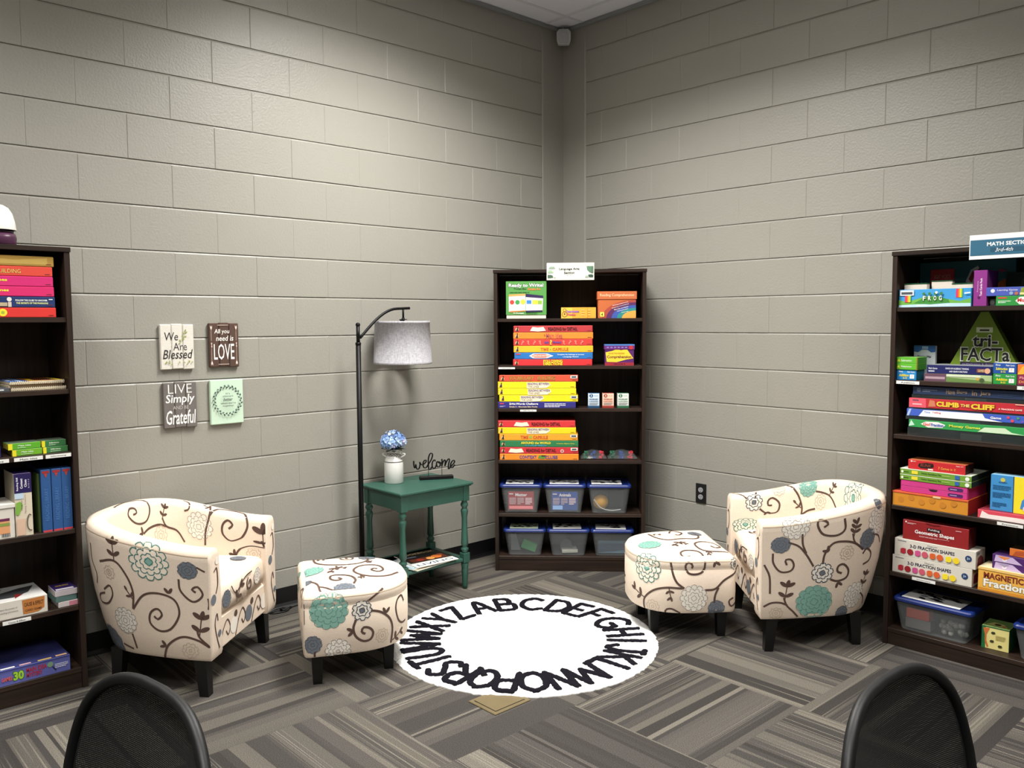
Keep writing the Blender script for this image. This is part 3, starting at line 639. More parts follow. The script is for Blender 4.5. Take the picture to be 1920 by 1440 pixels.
def armchair(name, label, mid, f, outer, inner, near_right):
    f = np.array(f)/np.hypot(*f); o = np.array(mid)-.33*f
    t = thing(name, label, 'armchair', (o[0], o[1], 0), math.atan2(f[1], f[0])-PI/2, 'patterned tub armchairs')
    S, Q, G = shell_grid(hb=.69)
    mb = MB(); grid_mesh(mb, G, CREAM, flip=True)
    for e in (0, -1):      # arm fronts: a rounded cap around each end of the wall
        R = G[e]; c = R.mean(0); d = np.array((0, 1, 0)); r1 = R+(c-R)*.06+d*.006; r2 = R+(c-R)*.16+d*.008; n = len(R)
        vs = np.concatenate([R, r1, r2]); fs = []
        for k in range(2):
            for i in range(n): fs.append((k*n+i, k*n+(i+1) % n, (k+1)*n+(i+1) % n, (k+1)*n+i))
        fs.append(tuple(range(2*n, 3*n)))
        if e == 0: fs = [q[::-1] for q in fs]
        mb.add(vs, fs, CREAM, True)
        # print running over the arm front
        xs = sorted([R[:, 0].min(), R[:, 0].max()]); y = R[0, 1]+.0085
        for zz, cc in ((.52, 'slate'), (.33, 'brown'), (.25, 'slate')):
            pass
    cl = Cloth(S, Q, G); cl.sign = -1
    cl.draw(mb, outer); cl.draw(mb, inner)
    Ls = S[-1]; qo = float(np.interp(.5, [0, 1], [0, .9]))
    if near_right: cl.draw(mb, filler(.72, Ls, .0, .44, 3)+filler(.02, .55, .62, .86, 5))
    else: cl.draw(mb, filler(0, 1.02, .0, .44, 4)+filler(1.15, Ls-.02, .62, .86, 6))
    # seams along the top outer edge and down the arm fronts
    sm = M('#cdb9a2', .8, .2)
    cl.ribbon(mb, [(s_, Q[6]) for s_ in np.linspace(S[0], S[-1], 60)], .004, sm, .0012)
    # arm-front print
    for sg in (1, -1):
        P = Plane(mb, (sg*.2825+(.0375 if 0 else 0)-.030, .3385, .19), (.060, 0, 0), (0, 0, .38))
        P.n = Vector((0, 1, 0)); P.lay = .0006
        P.line([(.2, .0), (.5, .12), (.75, .28), (.45, .38), (.3, .30)], .007, FAB['brown']); P.disc(.85, .55, .055, FAB['slate']); P.line([(.5, .6), (.2, .7), (.3, .86), (.7, .84)], .007, FAB['brown'])
        P.disc(.25, .94, .04, FAB['white']); P.disc(.15, .16, .035, FAB['slate'])
    mb.build('upholstered_back', t)
    # front rail
    mb = MB(); mb.box(-.245, .245, .23, .318, .155, .30, CREAM, c=.012)
    P = Plane(mb, (.245, .318, .155), (-.49, 0, 0), (0, 0, .145))
    P.n = Vector((0, 1, 0)); P.lay = .0008
    for u, sd in ((.12, 0), (.42, 1), (.75, 0)):
        P.line([(u-.08, .1), (u, .55), (u+.08, .75), (u+.13, .5), (u+.09, .3), (u+.05, .45)], .007, FAB['brown'])
        P.disc(u+.2, .45, .24, FAB[('white', 'slate')[sd]]); P.disc(u-.06, .75, .10, FAB['brown'])
    mb.box(-.215, .215, -.12, .24, .17, .29, CREAM, c=.01)
    mb.build('front_rail', t)
    # seat cushion
    hwc = .232; ys = [-.235, .322]; mb = MB(); n = 12; ring = []
    prof = [(-.02, .298), (0, .308), (.004, .35), (0, .405), (-.015, .424), (-.05, .434)]
    pl = []
    for x, y in ((-1, 1), (1, 1)): pass
    out = [(-hwc, .30), (-hwc, -.08)]+[(-hwc*math.cos(a*PI/2/6)*1.0, -.08-.16*math.sin(a*PI/2/6)) for a in range(1, 7)]+[(hwc*math.cos(a*PI/2/6), -.08-.16*math.sin(a*PI/2/6)) for a in range(5, 0, -1)]+[(hwc, -.08), (hwc, .30), (hwc-.012, .318), (0, .330), (-hwc+.012, .318)]
    c = np.array((0, .03)); m_ = len(out); vs = []
    for o_, z in prof:
        for p in out:
            d = np.array(p)-c; d = d/np.linalg.norm(d); q = np.array(p)+d*o_; vs.append((q[0], q[1], z))
    for fr, z in ((.7, .440), (.35, .444)):
        for p in out: q = c+(np.array(p)-c)*fr*.8; vs.append((q[0], q[1], z))
    vs.append((c[0], c[1], .446)); nr = len(prof)+2
    fs = [tuple(range(m_))]
    for k in range(nr-1):
        for i in range(m_): fs.append((k*m_+i, k*m_+(i+1) % m_, (k+1)*m_+(i+1) % m_, (k+1)*m_+i))
    for i in range(m_): fs.append(((nr-1)*m_+i, (nr-1)*m_+(i+1) % m_, nr*m_))
    mb.add(vs, [q[::-1] for q in fs][0:1]+fs[1:], CREAM, True)
    gx = np.linspace(-.2, .2, 24); gy = np.linspace(-.18, .28, 24)
    Gt = np.array([[(x, y, .4475-.004*((x/.2)**2+((y-.03)/.25)**2)*1.9) for y in gy] for x in gx]); ct = Cloth(gx+.2, gy+.18, Gt)
    ct.draw(mb, [spiral(.12, .30, .05, 1.4, 0, 1, (.2, .38)), spiral(.30, .15, .05, 1.3, 2, -1), ('F', .30, .36, .04, 'white'), ('S', .1, .12, .14, .2, 5), ('F', .06, .42, .035, 'slate'), spiral(.33, .42, .03, 1.2, 1, 1), ('F', .2, .05, .035, 'pale')])
    gz = np.linspace(.308, .410, 8); gx2 = np.linspace(.205, -.205, 24)
    Gf = np.array([[(x, .333-.010*abs(x)/.2+.002, z) for z in gz] for x in gx2]); cf = Cloth(.205-gx2, gz-.308, Gf)
    cf.draw(mb, [('F', .04, .05, .036, 'slate'), ('F', .34, .055, .036, 'white'), spiral(.25, .05, .032, 1.3, 2, 1), ('S', .12, .01, .17, .08, 4), ('F', .19, .02, .02, 'pale'), ('v', .007, [(.08, .09), (.12, .05), (.2, .09), (.28, .095)])] )
    mb.build('seat_cushion', t)
    for x, y in ((-.285, .275), (.285, .275), (-.20, -.125), (.20, -.125)):
        mb = MB(); tapered_leg(mb, x, y, 0, .158, .019, .026, BLACKLEG, (0, .012 if y > 0 else -.012)); mb.build('leg', t)
    return t
def ottoman(label, ox, oy, rot, side, top, seed):
    t = thing('ottoman', label, 'ottoman', (ox, oy, 0), rot, 'patterned half-round ottomans')
    S, Q, G = otto_grid(W=.52, a=.19, b=.27, z1=.395); G[..., 1] *= -1
    mb = MB(); grid_mesh(mb, G, CREAM, flip=True)
    # crowned lid
    E_ = G[:-1, -1]; c = np.array((.26, -.215, .395)); n = len(E_); vs = [tuple(p) for p in E_]; fs = []
    for fr, dz in ((.9, .0065), (.75, .011), (.55, .0155), (.3, .0185)):
        for p in E_: q = c+(p-c)*fr; vs.append((q[0], q[1], .395+dz))
    vs.append((c[0], c[1], .415))
    for k in range(4):
        for i in range(n): fs.append((k*n+i, (k+1)*n+i, (k+1)*n+(i+1) % n, k*n+(i+1) % n))
    for i in range(n): fs.append((4*n+i, 5*n, 4*n+(i+1) % n))
    mb.add(vs, [q for q in fs], CREAM, True)
    mb.add([tuple(p) for p in G[:-1, 0]], [tuple(range(n))], BLACKLEG)
    cl = Cloth(S, Q, G); cl.sign = 1; cl.draw(mb, side)
    if ox < 1.2: cl.draw(mb, filler(.62, S[-1], .01, .24, seed))
    else: cl.draw(mb, filler(0, .62, .01, .24, seed))
    gx = np.linspace(.005, .515, 40); gy = np.linspace(.01, .455, 40); g = []
    E2 = E_[:, :2]-c[:2]; an = np.arctan2(E2[:, 1], E2[:, 0]); rr = np.hypot(E2[:, 0], E2[:, 1]); od = np.argsort(an)
    for x in gx:
        row = []
        for y in gy:
            dx, dy = x-c[0], -y-c[1]; a = math.atan2(dy, dx); R = np.interp(a, an[od], rr[od], period=2*PI); k = min(1.0, math.hypot(dx, dy)/R)
            z = .395+float(np.interp(k, [0, .3, .55, .75, .9, 1.0], [.02, .0185, .0155, .011, .0065, 0])); k2 = math.hypot(dx, dy)/R
            if k2 > 1: x_, y_ = c[0]+dx/k2, c[1]+dy/k2
            else: x_, y_ = x, -y
            row.append((x_, y_, z+.0016))
        g.append(row)
    ct = Cloth(gx, gy, np.array(g)); ct.sign = -1
    ct.draw(mb, top)
    cl.ribbon(mb, [(s_, Q[6]) for s_ in np.linspace(S[0], S[-1], 50)], .003, M('#cdb9a2', .8, .2), .0008)
    mb.build('upholstered_body', t)
    for x, y in ((.06, -.055), (.46, -.055), (.13, -.36), (.39, -.36)):
        mb = MB(); tapered_leg(mb, x, y, 0, .132, .018, .024, BLACKLEG); mb.build('leg', t)
    return t
armchair('tub_armchair', 'cream tub armchair with floral scroll print, beside the left bookcase under the wall plaques', (.6075, -2.62), (.755, .655), MOT['LO'], MOT['LI'], True)
armchair('tub_armchair', 'cream tub armchair with floral scroll print, beside the right bookcase below the outlet wall', (1.825, -.6475), (-.695, -.72), MOT['RO'], MOT['RI'], False)
ottoman('half-round cream floral ottoman between the left armchair and the green side table', .993, -2.554, 2.685, MOT['OLs'], MOT['OLt'], 8)
ottoman('half-round cream floral ottoman in front of the right armchair near the outlet', 1.478, -.487, -.66, MOT['ORs'], MOT['ORt'], 9)

# ------------------------------------------------------------------ round alphabet rug
GLYPH = {'A': [[(0, 0), (.5, 1), (1, 0)], [(.2, .38), (.8, .38)]], 'B': [[(.1, 0), (.1, 1)], [(.1, 1), (.75, .95), (.75, .58), (.1, .52)], [(.1, .52), (.95, .48), (.9, .05), (.1, 0)]],
 'C': [[(.95, .85), (.55, 1), (.1, .75), (.08, .3), (.5, 0), (.95, .12)]], 'D': [[(.1, 0), (.1, 1)], [(.1, 1), (.7, .92), (.98, .5), (.7, .08), (.1, 0)]], 'E': [[(.9, 1), (.1, 1)], [(.1, 1), (.1, 0)], [(.1, 0), (.95, 0)], [(.1, .52), (.75, .52)]],
 'F': [[(.95, 1), (.1, 1)], [(.1, 1), (.1, 0)], [(.1, .52), (.75, .52)]], 'G': [[(.95, .85), (.55, 1), (.1, .75), (.08, .3), (.5, 0), (.92, .15), (.92, .45)], [(.92, .45), (.55, .45)]], 'H': [[(.1, 0), (.1, 1)], [(.9, 0), (.9, 1)], [(.1, .5), (.9, .5)]],
 'I': [[(.5, 0), (.5, 1)]], 'J': [[(.75, 1), (.75, .25), (.45, 0), (.1, .25)], [(.45, 1), (1, 1)]], 'K': [[(.1, 0), (.1, 1)], [(.9, 1), (.1, .45)], [(.3, .6), (.95, 0)]], 'L': [[(.1, 1), (.1, 0)], [(.1, 0), (.95, 0)]],
 'M': [[(0, 0), (.1, 1)], [(.1, 1), (.5, .2)], [(.5, .2), (.9, 1)], [(.9, 1), (1, 0)]], 'N': [[(.1, 0), (.1, 1)], [(.1, 1), (.9, 0)], [(.9, 0), (.9, 1)]], 'O': [[(.5, 1), (.1, .75), (.1, .25), (.5, 0), (.9, .25), (.9, .75), (.5, 1)]],
 'P': [[(.1, 0), (.1, 1)], [(.1, 1), (.85, .95), (.85, .5), (.1, .42)]], 'Q': [[(.5, 1), (.1, .75), (.1, .25), (.5, 0), (.9, .25), (.9, .75), (.5, 1)], [(.6, .3), (1, -.05)]], 'R': [[(.1, 0), (.1, 1)], [(.1, 1), (.85, .95), (.85, .52), (.1, .45)], [(.4, .45), (.95, 0)]],
 'S': [[(.9, .85), (.5, 1), (.12, .78), (.5, .5), (.88, .25), (.5, 0), (.1, .15)]], 'T': [[(.5, 0), (.5, 1)], [(.05, 1), (.95, 1)]], 'U': [[(.1, 1), (.1, .25), (.5, 0), (.9, .25), (.9, 1)]], 'V': [[(.05, 1), (.5, 0)], [(.5, 0), (.95, 1)]],
 'W': [[(0, 1), (.25, 0)], [(.25, 0), (.5, .8)], [(.5, .8), (.75, 0)], [(.75, 0), (1, 1)]], 'X': [[(.1, 0), (.9, 1)], [(.1, 1), (.9, 0)]], 'Y': [[(.5, 0), (.5, .45)], [(.5, .45), (.1, 1)], [(.5, .45), (.9, 1)]], 'Z': [[(.1, 1), (.9, 1)], [(.9, 1), (.1, 0)], [(.1, 0), (.95, 0)]]}
def rug():
    t = thing('alphabet_rug', 'round white shag rug ringed with black alphabet letters', 'rug', (1.205, -1.528, 0))
    rg = random.Random(3); mb = MB(); R = .623; nr, na = 64, 300; vs = [(0, 0, .016)]; fs = []
    m, nt, b = node_mat('white_shag'); tc = N(nt, 'TexCoord'); n = N(nt, 'TexNoise', i_Scale=130.0, i_Detail=3.0); nt.links.new(tc.outputs['Object'], n.inputs['Vector'])
    b.inputs['Base Color'].default_value = lin('#fbfaf7'); b.inputs['Roughness'].default_value = .95; b.inputs['Specular IOR Level'].default_value = .1
    bp = N(nt, 'Bump', i_Strength=.5, i_Distance=.004); nt.links.new(n.outputs['Fac'], bp.inputs['Height']); nt.links.new(bp.outputs['Normal'], b.inputs['Normal'])
    edge = [R+rg.uniform(-.004, .004) for _ in range(na)]
    for i in range(1, nr+1):
        for k in range(na):
            a = 2*PI*k/na; r = edge[k]*i/nr if i > nr-3 else R*i/nr
            z = .017+rg.uniform(-.0015, .0015) if i < nr-1 else (.013 if i == nr-1 else .004)
            vs.append((r*math.cos(a), r*math.sin(a), z))
    for k in range(na): a = 2*PI*k/na; vs.append((edge[k]*math.cos(a), edge[k]*math.sin(a), 0.0))
    for k in range(na): fs.append((0, 1+k, 1+(k+1) % na))
    for i in range(nr):
        for k in range(na): fs.append((1+i*na+k, 1+(i+1)*na+k, 1+(i+1)*na+(k+1) % na, 1+i*na+(k+1) % na))
    mb.add(vs, fs, m, False); pile = mb
    blk = M('#14131a', .95, .1, bump=.6, bscale=150)
    ang = dict(A=164, B=148.5, C=131, D=114, E=100.5, F=87.5, G=71.5, H=55.5, I=43, J=31, K=18.5, L=5, M=-9, N=-24.5, O=-38.5, P=-51.5, Q=-63.5, R=-76, S=-88, T=-100, U=-112, V=-123, W=-137, X=-152, Y=-165, Z=-178.5)
    wid = dict(I=.02, M=.125, W=.12, N=.105, O=.115, Q=.11, C=.115, D=.11, G=.12)
    for ch, a in ang.items():
        mb = pile; a = math.radians(a); er = (math.cos(a), math.sin(a)); et = (math.sin(a), -math.cos(a)); w = wid.get(ch, .095); h = .170; r0 = .393
        for st in GLYPH[ch]:
            P = [((x-.5)*w, r0+y*h) for x, y in st]; q = smooth_path(P, .008) if len(P) > 2 else smooth_path([P[0], P[1]], .008)
            if len(P) == 2:
                nn = max(2, int(math.dist(P[0], P[1])/.008)); q = [np.array(P[0])+(np.array(P[1])-np.array(P[0]))*i/nn for i in range(nn+1)]
            t0 = q[1]-q[0]; t0 = t0/np.linalg.norm(t0); t1 = q[-1]-q[-2]; t1 = t1/np.linalg.norm(t1)
            q = [q[0]-t0*.008]+list(q)+[q[-1]+t1*.008]; vs = []; fs = []; n = len(q)
            for i in range(n):
                t_ = q[min(i+1, n-1)]-q[max(i-1, 0)]; t_ = t_/(np.linalg.norm(t_)+1e-9); nn = np.array((-t_[1], t_[0]))
                wd = .0158*(.62 if i in (0, n-1) else 1)
                for e, z in ((-1.0, .014), (-.8, .0215), (0, .0235), (.8, .0215), (1.0, .014)):
                    p = q[i]+nn*(wd+rg.uniform(-.0018, .0018))*e; vs.append((.024+er[0]*p[1]+et[0]*p[0], -.024+er[1]*p[1]+et[1]*p[0], z+rg.uniform(-.0012, .0012)))
            for i in range(n-1):
                for e in range(4): fs.append((5*i+e, 5*i+e+1, 5*i+5+e+1, 5*i+5+e))
            mb.add(vs, fs, blk, True)
    pile.build('pile', t)
rug()

# ------------------------------------------------------------------ side table with lamp, vase and sign
GREEN = M('#2c5448', .42, .45, noise=.10, bump=.15, bscale=60)
def turned_leg(mb, x, y, m):
    """square block at the top, turned shaft, square block at shelf level, turned foot"""
    mb.box(x-.021, x+.021, y-.021, y+.021, .500, .584, m, c=.002)
    prof = [(.019, .500), (.014, .494), (.020, .484), (.022, .474), (.016, .464), (.013, .458), (.019, .450), (.021, .440), (.0185, .425), (.0150, .400), (.0165, .340), (.019, .280), (.0205, .255), (.0150, .243), (.013, .238), (.021, .230), (.022, .222), (.015, .212), (.019, .205)]
    mb.lathe(prof, m, 16, x, y); mb.box(x-.021, x+.021, y-.021, y+.021, .150, .205, m, c=.002)
    mb.lathe([(.016, .150), (.0215, .140), (.018, .120), (.0185, .112), (.0195, .106), (.0185, .09), (.0145, .02), (.013, 0)], m, 16, x, y)
def side_table():
    t = thing('side_table', 'green painted wooden side table with turned legs and lower shelf against the left wall', 'side table', (.27, -1.4525, 0))
    mb = MB(); X, Y = .195, .2475
    for e, z0, z1 in ((0, .590, .605), (-.008, .584, .590)): mb.box(-X-e*0-e, X+e, -Y-e, Y+e, z0, z1, GREEN, c=.004)
    mb.build('tabletop', t)
    x, y = X-.038, Y-.038
    for a in ((-x+.021, x-.021, y+.003, y+.017), (-x+.021, x-.021, -y-.017, -y-.003)):
        mb = MB(); mb.box(a[0], a[1], a[2], a[3], .505, .584, GREEN); mb.build('apron', t)
    for a in ((x+.003, x+.017, -y+.021, y-.021), (-x-.017, -x-.003, -y+.021, y-.021)):
        mb = MB(); mb.box(a[0], a[1], a[2], a[3], .505, .584, GREEN); mb.build('apron', t)
    mb = MB(); mb.box(-x+.010, x-.010, -y-.012, y+.012, .158, .176, GREEN, c=.003); mb.box(-x-.012, x+.012, -y+.0212, y-.0212, .158, .176, GREEN, c=.003); mb.build('lower_shelf', t)
    for sx in (-1, 1):
        for sy in (-1, 1): mb = MB(); turned_leg(mb, sx*x, sy*y, GREEN); mb.build('leg', t)
side_table()
def floor_lamp():
    t = thing('floor_lamp', 'black arched floor lamp with a grey drum shade beside the green side table', 'floor lamp', (.18, -1.755, 0))
    bk = M('#060607', .5, .25)
    mb = MB(); mb.lathe([(.0, 0), (.085, 0), (.085, .014), (.078, .020), (.02, .026), (.012, .05)], bk, 32, caps=False); mb.build('base', t)
    mb = MB(); mb.tube([(0, 0, .02), (0, 0, 1.375)], .0135, bk, 12); mb.tube([(0, 0, 1.372), (0, 0, 1.385)], .0150, bk, 12); mb.tube([(0, 0, 1.38), (0, 0, 1.47)], .0098, bk, 12); mb.build('pole', t)
    mb = MB(); mb.ball((0, 0, 1.478), .0125, bk); mb.build('finial', t)
    a = []
    for k in range(15):
        s_ = k/14; a.append((0, .012+.245*s_, 1.408+.157*math.sin(s_*PI/2*1.0)))
    a.append((0, .335, 1.568))
    a2 = smooth_path(a, .02)
    mb = MB(); mb.tube([tuple(p) for p in a2], .0075, bk, 10); mb.build('arm', t)
    hy = .292
    mb = MB(); mb.tube([(0, hy, 1.567), (0, hy, 1.515)], .0055, bk, 10); mb.lathe([(.008, 1.515), (.010, 1.508), (.022, 1.507), (.022, 1.5035), (.004, 1.503)], bk, 16, 0, hy); mb.build('hanger', t)
    m, nt, b = node_mat('grey_linen_shade'); tc = N(nt, 'TexCoord'); mp = N(nt, 'Mapping'); mp.inputs['Scale'].default_value = (60, 60, 260); nt.links.new(tc.outputs['Object'], mp.inputs[0])
    n = N(nt, 'TexNoise', i_Scale=1.0, i_Detail=3.0); nt.links.new(mp.outputs[0], n.inputs['Vector']); mp2 = N(nt, 'Mapping'); mp2.inputs['Scale'].default_value = (230, 230, 40); nt.links.new(tc.outputs['Object'], mp2.inputs[0])
    n2 = N(nt, 'TexNoise', i_Scale=1.0, i_Detail=2.0); nt.links.new(mp2.outputs[0], n2.inputs['Vector'])
    r = N(nt, 'ValToRGB'); nt.links.new(math_n(nt, 'MULTIPLY', math_n(nt, 'ADD', n.outputs['Fac'], n2.outputs['Fac']), .5), r.inputs[0])
    r.color_ramp.elements[0].color = lin('#8d8c92'); r.color_ramp.elements[0].position = .36; r.color_ramp.elements[1].color = lin('#b4b3b9'); r.color_ramp.elements[1].position = .66
    nt.links.new(r.outputs[0], b.inputs['Base Color']); b.inputs['Roughness'].default_value = .9
    cy = .285; R0, R1 = .160, .151; z0, z1 = 1.262, 1.497; seg = 56
    mb = MB(); prof = [(R0, z0), (R0+.0012, z0+.002), (R0+.0012, z0+.012), (R0, z0+.013), (R1, z1-.013), (R1+.0012, z1-.012), (R1+.0012, z1), (R1-.003, z1), (R1-.003, z1-.01), (R0-.003, z0+.01), (R0-.003, z0)]
    mb.lathe(prof, m, seg, 0, cy, True, caps=False)
    sh = mb.build('lamp_shade', t); sh['label'] = 'grey linen drum shade'
    mb = MB(); mt = M('#d8d4cc', .6)
    for k in range(3):
        an = 2*PI*k/3+.4; mb.tube([(0, cy, z1-.006), (R1*.99*math.cos(an), cy+R1*.99*math.sin(an), z1-.006)], .0018, bk, 6)
    mb.tube([(0, cy, z1+.006), (0, cy, z1-.07)], .014, bk, 12); mb.build('socket', t)
    mb = MB(); mb.ball((0, cy, z1-.115), .03, M('#f2eee4', .3), 16, 10, (1, 1, 1.3)); mb.build('bulb', t)
floor_lamp()
def vase():
    t = thing('milk_can_vase', 'white enamel milk can vase tied with a gingham ribbon on the green table', 'vase', (.172, -1.535, .605), .6)
    w = M('#e9e8e6', .3, .5); bk = M('#1c1b1b', .4)
    mb = MB(); mb.lathe([(.0, 0), (.050, 0), (.0525, .003), (.0525, .114), (.051, .119)], w, 36, caps=False)
    mb.lathe([(.051, .119), (.0505, .124), (.047, .134), (.037, .147), (.034, .155), (.034, .172), (.040, .183), (.043, .188), (.041, .188), (.032, .172), (.030, .10), (.0, .10)], w, 36, caps=False)
    mb.lathe([(.0525, .1185), (.0535, .1200), (.0525, .1215), (.051, .1200)], bk, 36, caps=False)
    mb.build('body', t)
    for s in (-1, 1):
        mb = MB(); mb.tube([tuple(p) for p in smooth_path([(s*.042, 0, .142), (s*.062, 0, .152), (s*.066, 0, .160), (s*.052, 0, .163), (s*.034, 0, .160)], .006)], .0042, w, 8); mb.build('handle', t)
    m, nt, b = node_mat('gingham_ribbon'); tc = N(nt, 'TexCoord'); ck = N(nt, 'TexChecker', i_Scale=190.0); ck.inputs['Color1'].default_value = lin('#26272a'); ck.inputs['Color2'].default_value = lin('#d6d4cf')
    nt.links.new(tc.outputs['Object'], ck.inputs['Vector']); nt.links.new(ck.outputs[0], b.inputs['Base Color'])
    mb = MB(); mb.lathe([(.0360, .150), (.0372, .152), (.0372, .164), (.0360, .166)], m, 30, caps=False)
    f = (.030, -.026)
    for pts in ([(0, 0, 0), (.018, -.012, .016), (.032, -.01, .012), (.022, -.004, -.004), (0, 0, 0)], [(0, 0, 0), (-.018, .002, .014), (-.030, .006, .006), (-.016, .0, -.006), (0, 0, 0)], [(0, 0, 0), (.02, -.008, -.014), (.034, -.01, -.022)], [(0, 0, 0), (-.010, -.004, -.022), (-.02, -.004, -.032)]):
        q = smooth_path(pts, .004); vs = []; 
        for p in q: vs += [(f[0]+p[0], f[1]+p[1]-.003, .157+p[2]-.005), (f[0]+p[0], f[1]+p[1]-.004, .157+p[2]+.005)]
        mb.add(vs, [(2*i, 2*i+2, 2*i+3, 2*i+1) for i in range(len(q)-1)], m)
    mb.build('gingham_bow', t)
    # hydrangea bunch
    h = thing('hydrangea_bunch', 'bunch of pale blue artificial hydrangeas in the milk can vase', 'flowers', (.172, -1.535, .70), 0)
    gd = M('#14211a', .6); mb = MB(); rg = random.Random(5)
    for k in range(7):
        a = k*.9; mb.tube([(0.006*math.cos(a), .006*math.sin(a), 0), (.012*math.cos(a), .012*math.sin(a), .07), (.035*math.cos(a), .035*math.sin(a), .13)], .0022, gd, 6)
    mb.build('stems', h)
    mb = MB()
    for k in range(16):
        a = k*2.399; r0 = .018+.02*rg.random(); L = .04; x, y, z = r0*math.cos(a), r0*math.sin(a), .085+.02*rg.random()
        d = Vector((math.cos(a), math.sin(a), .25)).normalized(); sd = Vector((-math.sin(a), math.cos(a), 0))
        vs = []; n = 6
        for i in range(n+1):
            t_ = i/n; w_ = .014*math.sin(PI*min(1, t_*.95+.03)); p = Vector((x, y, z))+d*L*t_+Vector((0, 0, -.012*t_*t_)); vs += [p-sd*w_, p+sd*w_]
        mb.add(vs, [(2*i, 2*i+2, 2*i+3, 2*i+1) for i in range(n)], gd, True)
    mb.ball((0, 0, .115), .040, gd, 14, 8, (1.25, 1.25, .6)); mb.build('leaves', h)
    cols = [M(c, .6, .3) for c in ('#7f9fcf', '#93aed8', '#6a87bd', '#a9c3e2', '#b9b6dc', '#c7d8ea', '#5d74a8')]
    mb = MB()
    cl = [(0, 0, .150, .048), (.042, .010, .138, .036), (-.040, -.012, .135, .036), (.006, -.045, .134, .036), (-.010, .043, .134, .036), (.030, -.036, .128, .03), (-.036, .034, .126, .03)]
    for cx, cy, cz, R in cl:
        for k in range(46):
            z = 1-1.75*(k+.5)/46; a = k*2.399; rr = math.sqrt(max(0, 1-z*z)); nrm = Vector((rr*math.cos(a), rr*math.sin(a), z)); c = Vector((cx, cy, cz))+nrm*R*rg.uniform(.86, 1.06)
            if c.z < .098: continue
            u = nrm.orthogonal().normalized(); v = nrm.cross(u); ph = rg.random()*2; m = rg.choice(cols[:4]) if rg.random() < .75 else rg.choice(cols[4:])
            for p in range(4):
                an = ph+p*PI/2; d = u*math.cos(an)+v*math.sin(an); s_ = u*-math.sin(an)+v*math.cos(an); L = .0125
                q = [c, c+d*L*.55+s_*L*.5+nrm*.002, c+d*L+nrm*.0045, c+d*L*.55-s_*L*.5+nrm*.002]
                mb.add([tuple(x) for x in q], [(0, 1, 2, 3)], m)
    mb.build('blossoms', h)
vase()
def welcome():
    a = math.atan2(.167, .087); bk = M('#0c0c0e', .5, .3)
    t = thing('welcome_sign', 'black cut-out script welcome sign on a low wooden block on the green table', 'sign', (.228, -1.397, .605), a)
    mb = MB(); mb.box(0, .190, 0, .042, 0, .018, bk, c=.001); mb.build('base', t)
    def cv(X, Y): return ((X-690)/4000, .018+(1395-.095*(X-690)-Y)/4000)
    for X, yb in ((890, 1200), (1200, 1130)):
        u, v = cv(X, yb); mb = MB(); mb.tube([(u, .02, .016), (u, .02, v+.004)], .0016, bk, 6); mb.build('post', t)
    P = [[(560, 1045), (560, 1110), (572, 1190), (592, 1195), (608, 1120), (614, 1180), (640, 1230), (680, 1205), (702, 1120), (695, 1060), (712, 1100), (745, 1125), (800, 1095), (842, 1040), (828, 1010), (790, 1040), (768, 1110), (790, 1185), (840, 1180), (880, 1120), (955, 1000), (988, 890), (962, 848), (922, 880), (893, 980), (890, 1100), (902, 1210), (935, 1222), (965, 1160)],
         [(1045, 1030), (1040, 1000), (1015, 1005), (983, 1060), (978, 1140), (1005, 1192), (1045, 1175), (1075, 1110)], [(1110, 1030), (1083, 1050), (1078, 1110), (1105, 1152), (1150, 1135), (1165, 1075), (1140, 1035), (1112, 1045), (1150, 1070), (1195, 1050)],
         [(1200, 968), (1203, 1050), (1198, 1140)], [(1200, 1110), (1230, 1030), (1268, 985), (1280, 1030), (1268, 1130)], [(1268, 1120), (1310, 1020), (1355, 958), (1375, 985), (1352, 1090), (1348, 1180), (1372, 1175), (1420, 1110), (1470, 1060), (1492, 1010), (1470, 985), (1430, 1020), (1400, 1090), (1412, 1152), (1450, 1148), (1498, 1085)]]
    mb = MB()
    for st in P:
        q = smooth_path([cv(*p) for p in st], .003); vs = []; fs = []; n = len(q)
        for i in range(n):
            t_ = q[min(i+1, n-1)]-q[max(i-1, 0)]; t_ = t_/(np.linalg.norm(t_)+1e-9); nn = np.array((-t_[1], t_[0]))*(.0022+.0016*abs(t_[1]))
            for sg, yy in ((-1, .018), (1, .018), (1, .022), (-1, .022)): vs.append((q[i][0]+sg*nn[0], yy, q[i][1]+sg*nn[1]))
        for i in range(n-1):
            for e in range(4): fs.append((4*i+e, 4*i+(e+1) % 4, 4*i+4+(e+1) % 4, 4*i+4+e))
        fs += [(3, 2, 1, 0), (4*n-4, 4*n-3, 4*n-2, 4*n-1)]
        mb.add(vs, fs, bk)
    mb.build('lettering', t)
welcome()
# magazines on the lower shelf
def magazine(label, x, y, z, w, d, h, rot, cover, art):
    mb = MB(); mb.box(0, w, 0, d, 0, h, M('#d9d6cc', .6), c=.0008, top=mm(cover))
    P = Plane(mb, (0, 0, h), (w, 0, 0), (0, d, 0)); P.draw(art)
    o = mb.build('magazine', None, (x, y, z), rot); return tag(o, label, 'magazine', 'magazines on the side table shelf')
magazine('tan paper magazine, bottom of the pile on the green table shelf', .462, -1.597, .176, .26, .20, .005, math.radians(97), '#b7ab90', [])
magazine('pale blue magazine fanned out to the left, green table lower shelf', .450, -1.612, .1812, .265, .205, .006, math.radians(104), '#9fb4bf', [('s', .1, .1, .8, .3, 4, '#e9edf0', 2), ('r', .1, .5, .5, .35, '#dfe7ea')])
magazine('white magazine directly under the black one, green table lower shelf', .447, -1.585, .1874, .27, .205, .005, math.radians(87), '#dcdfe2', [('t', 'LIVING', .08, .06, .84, .16, '#39424e', .01)])
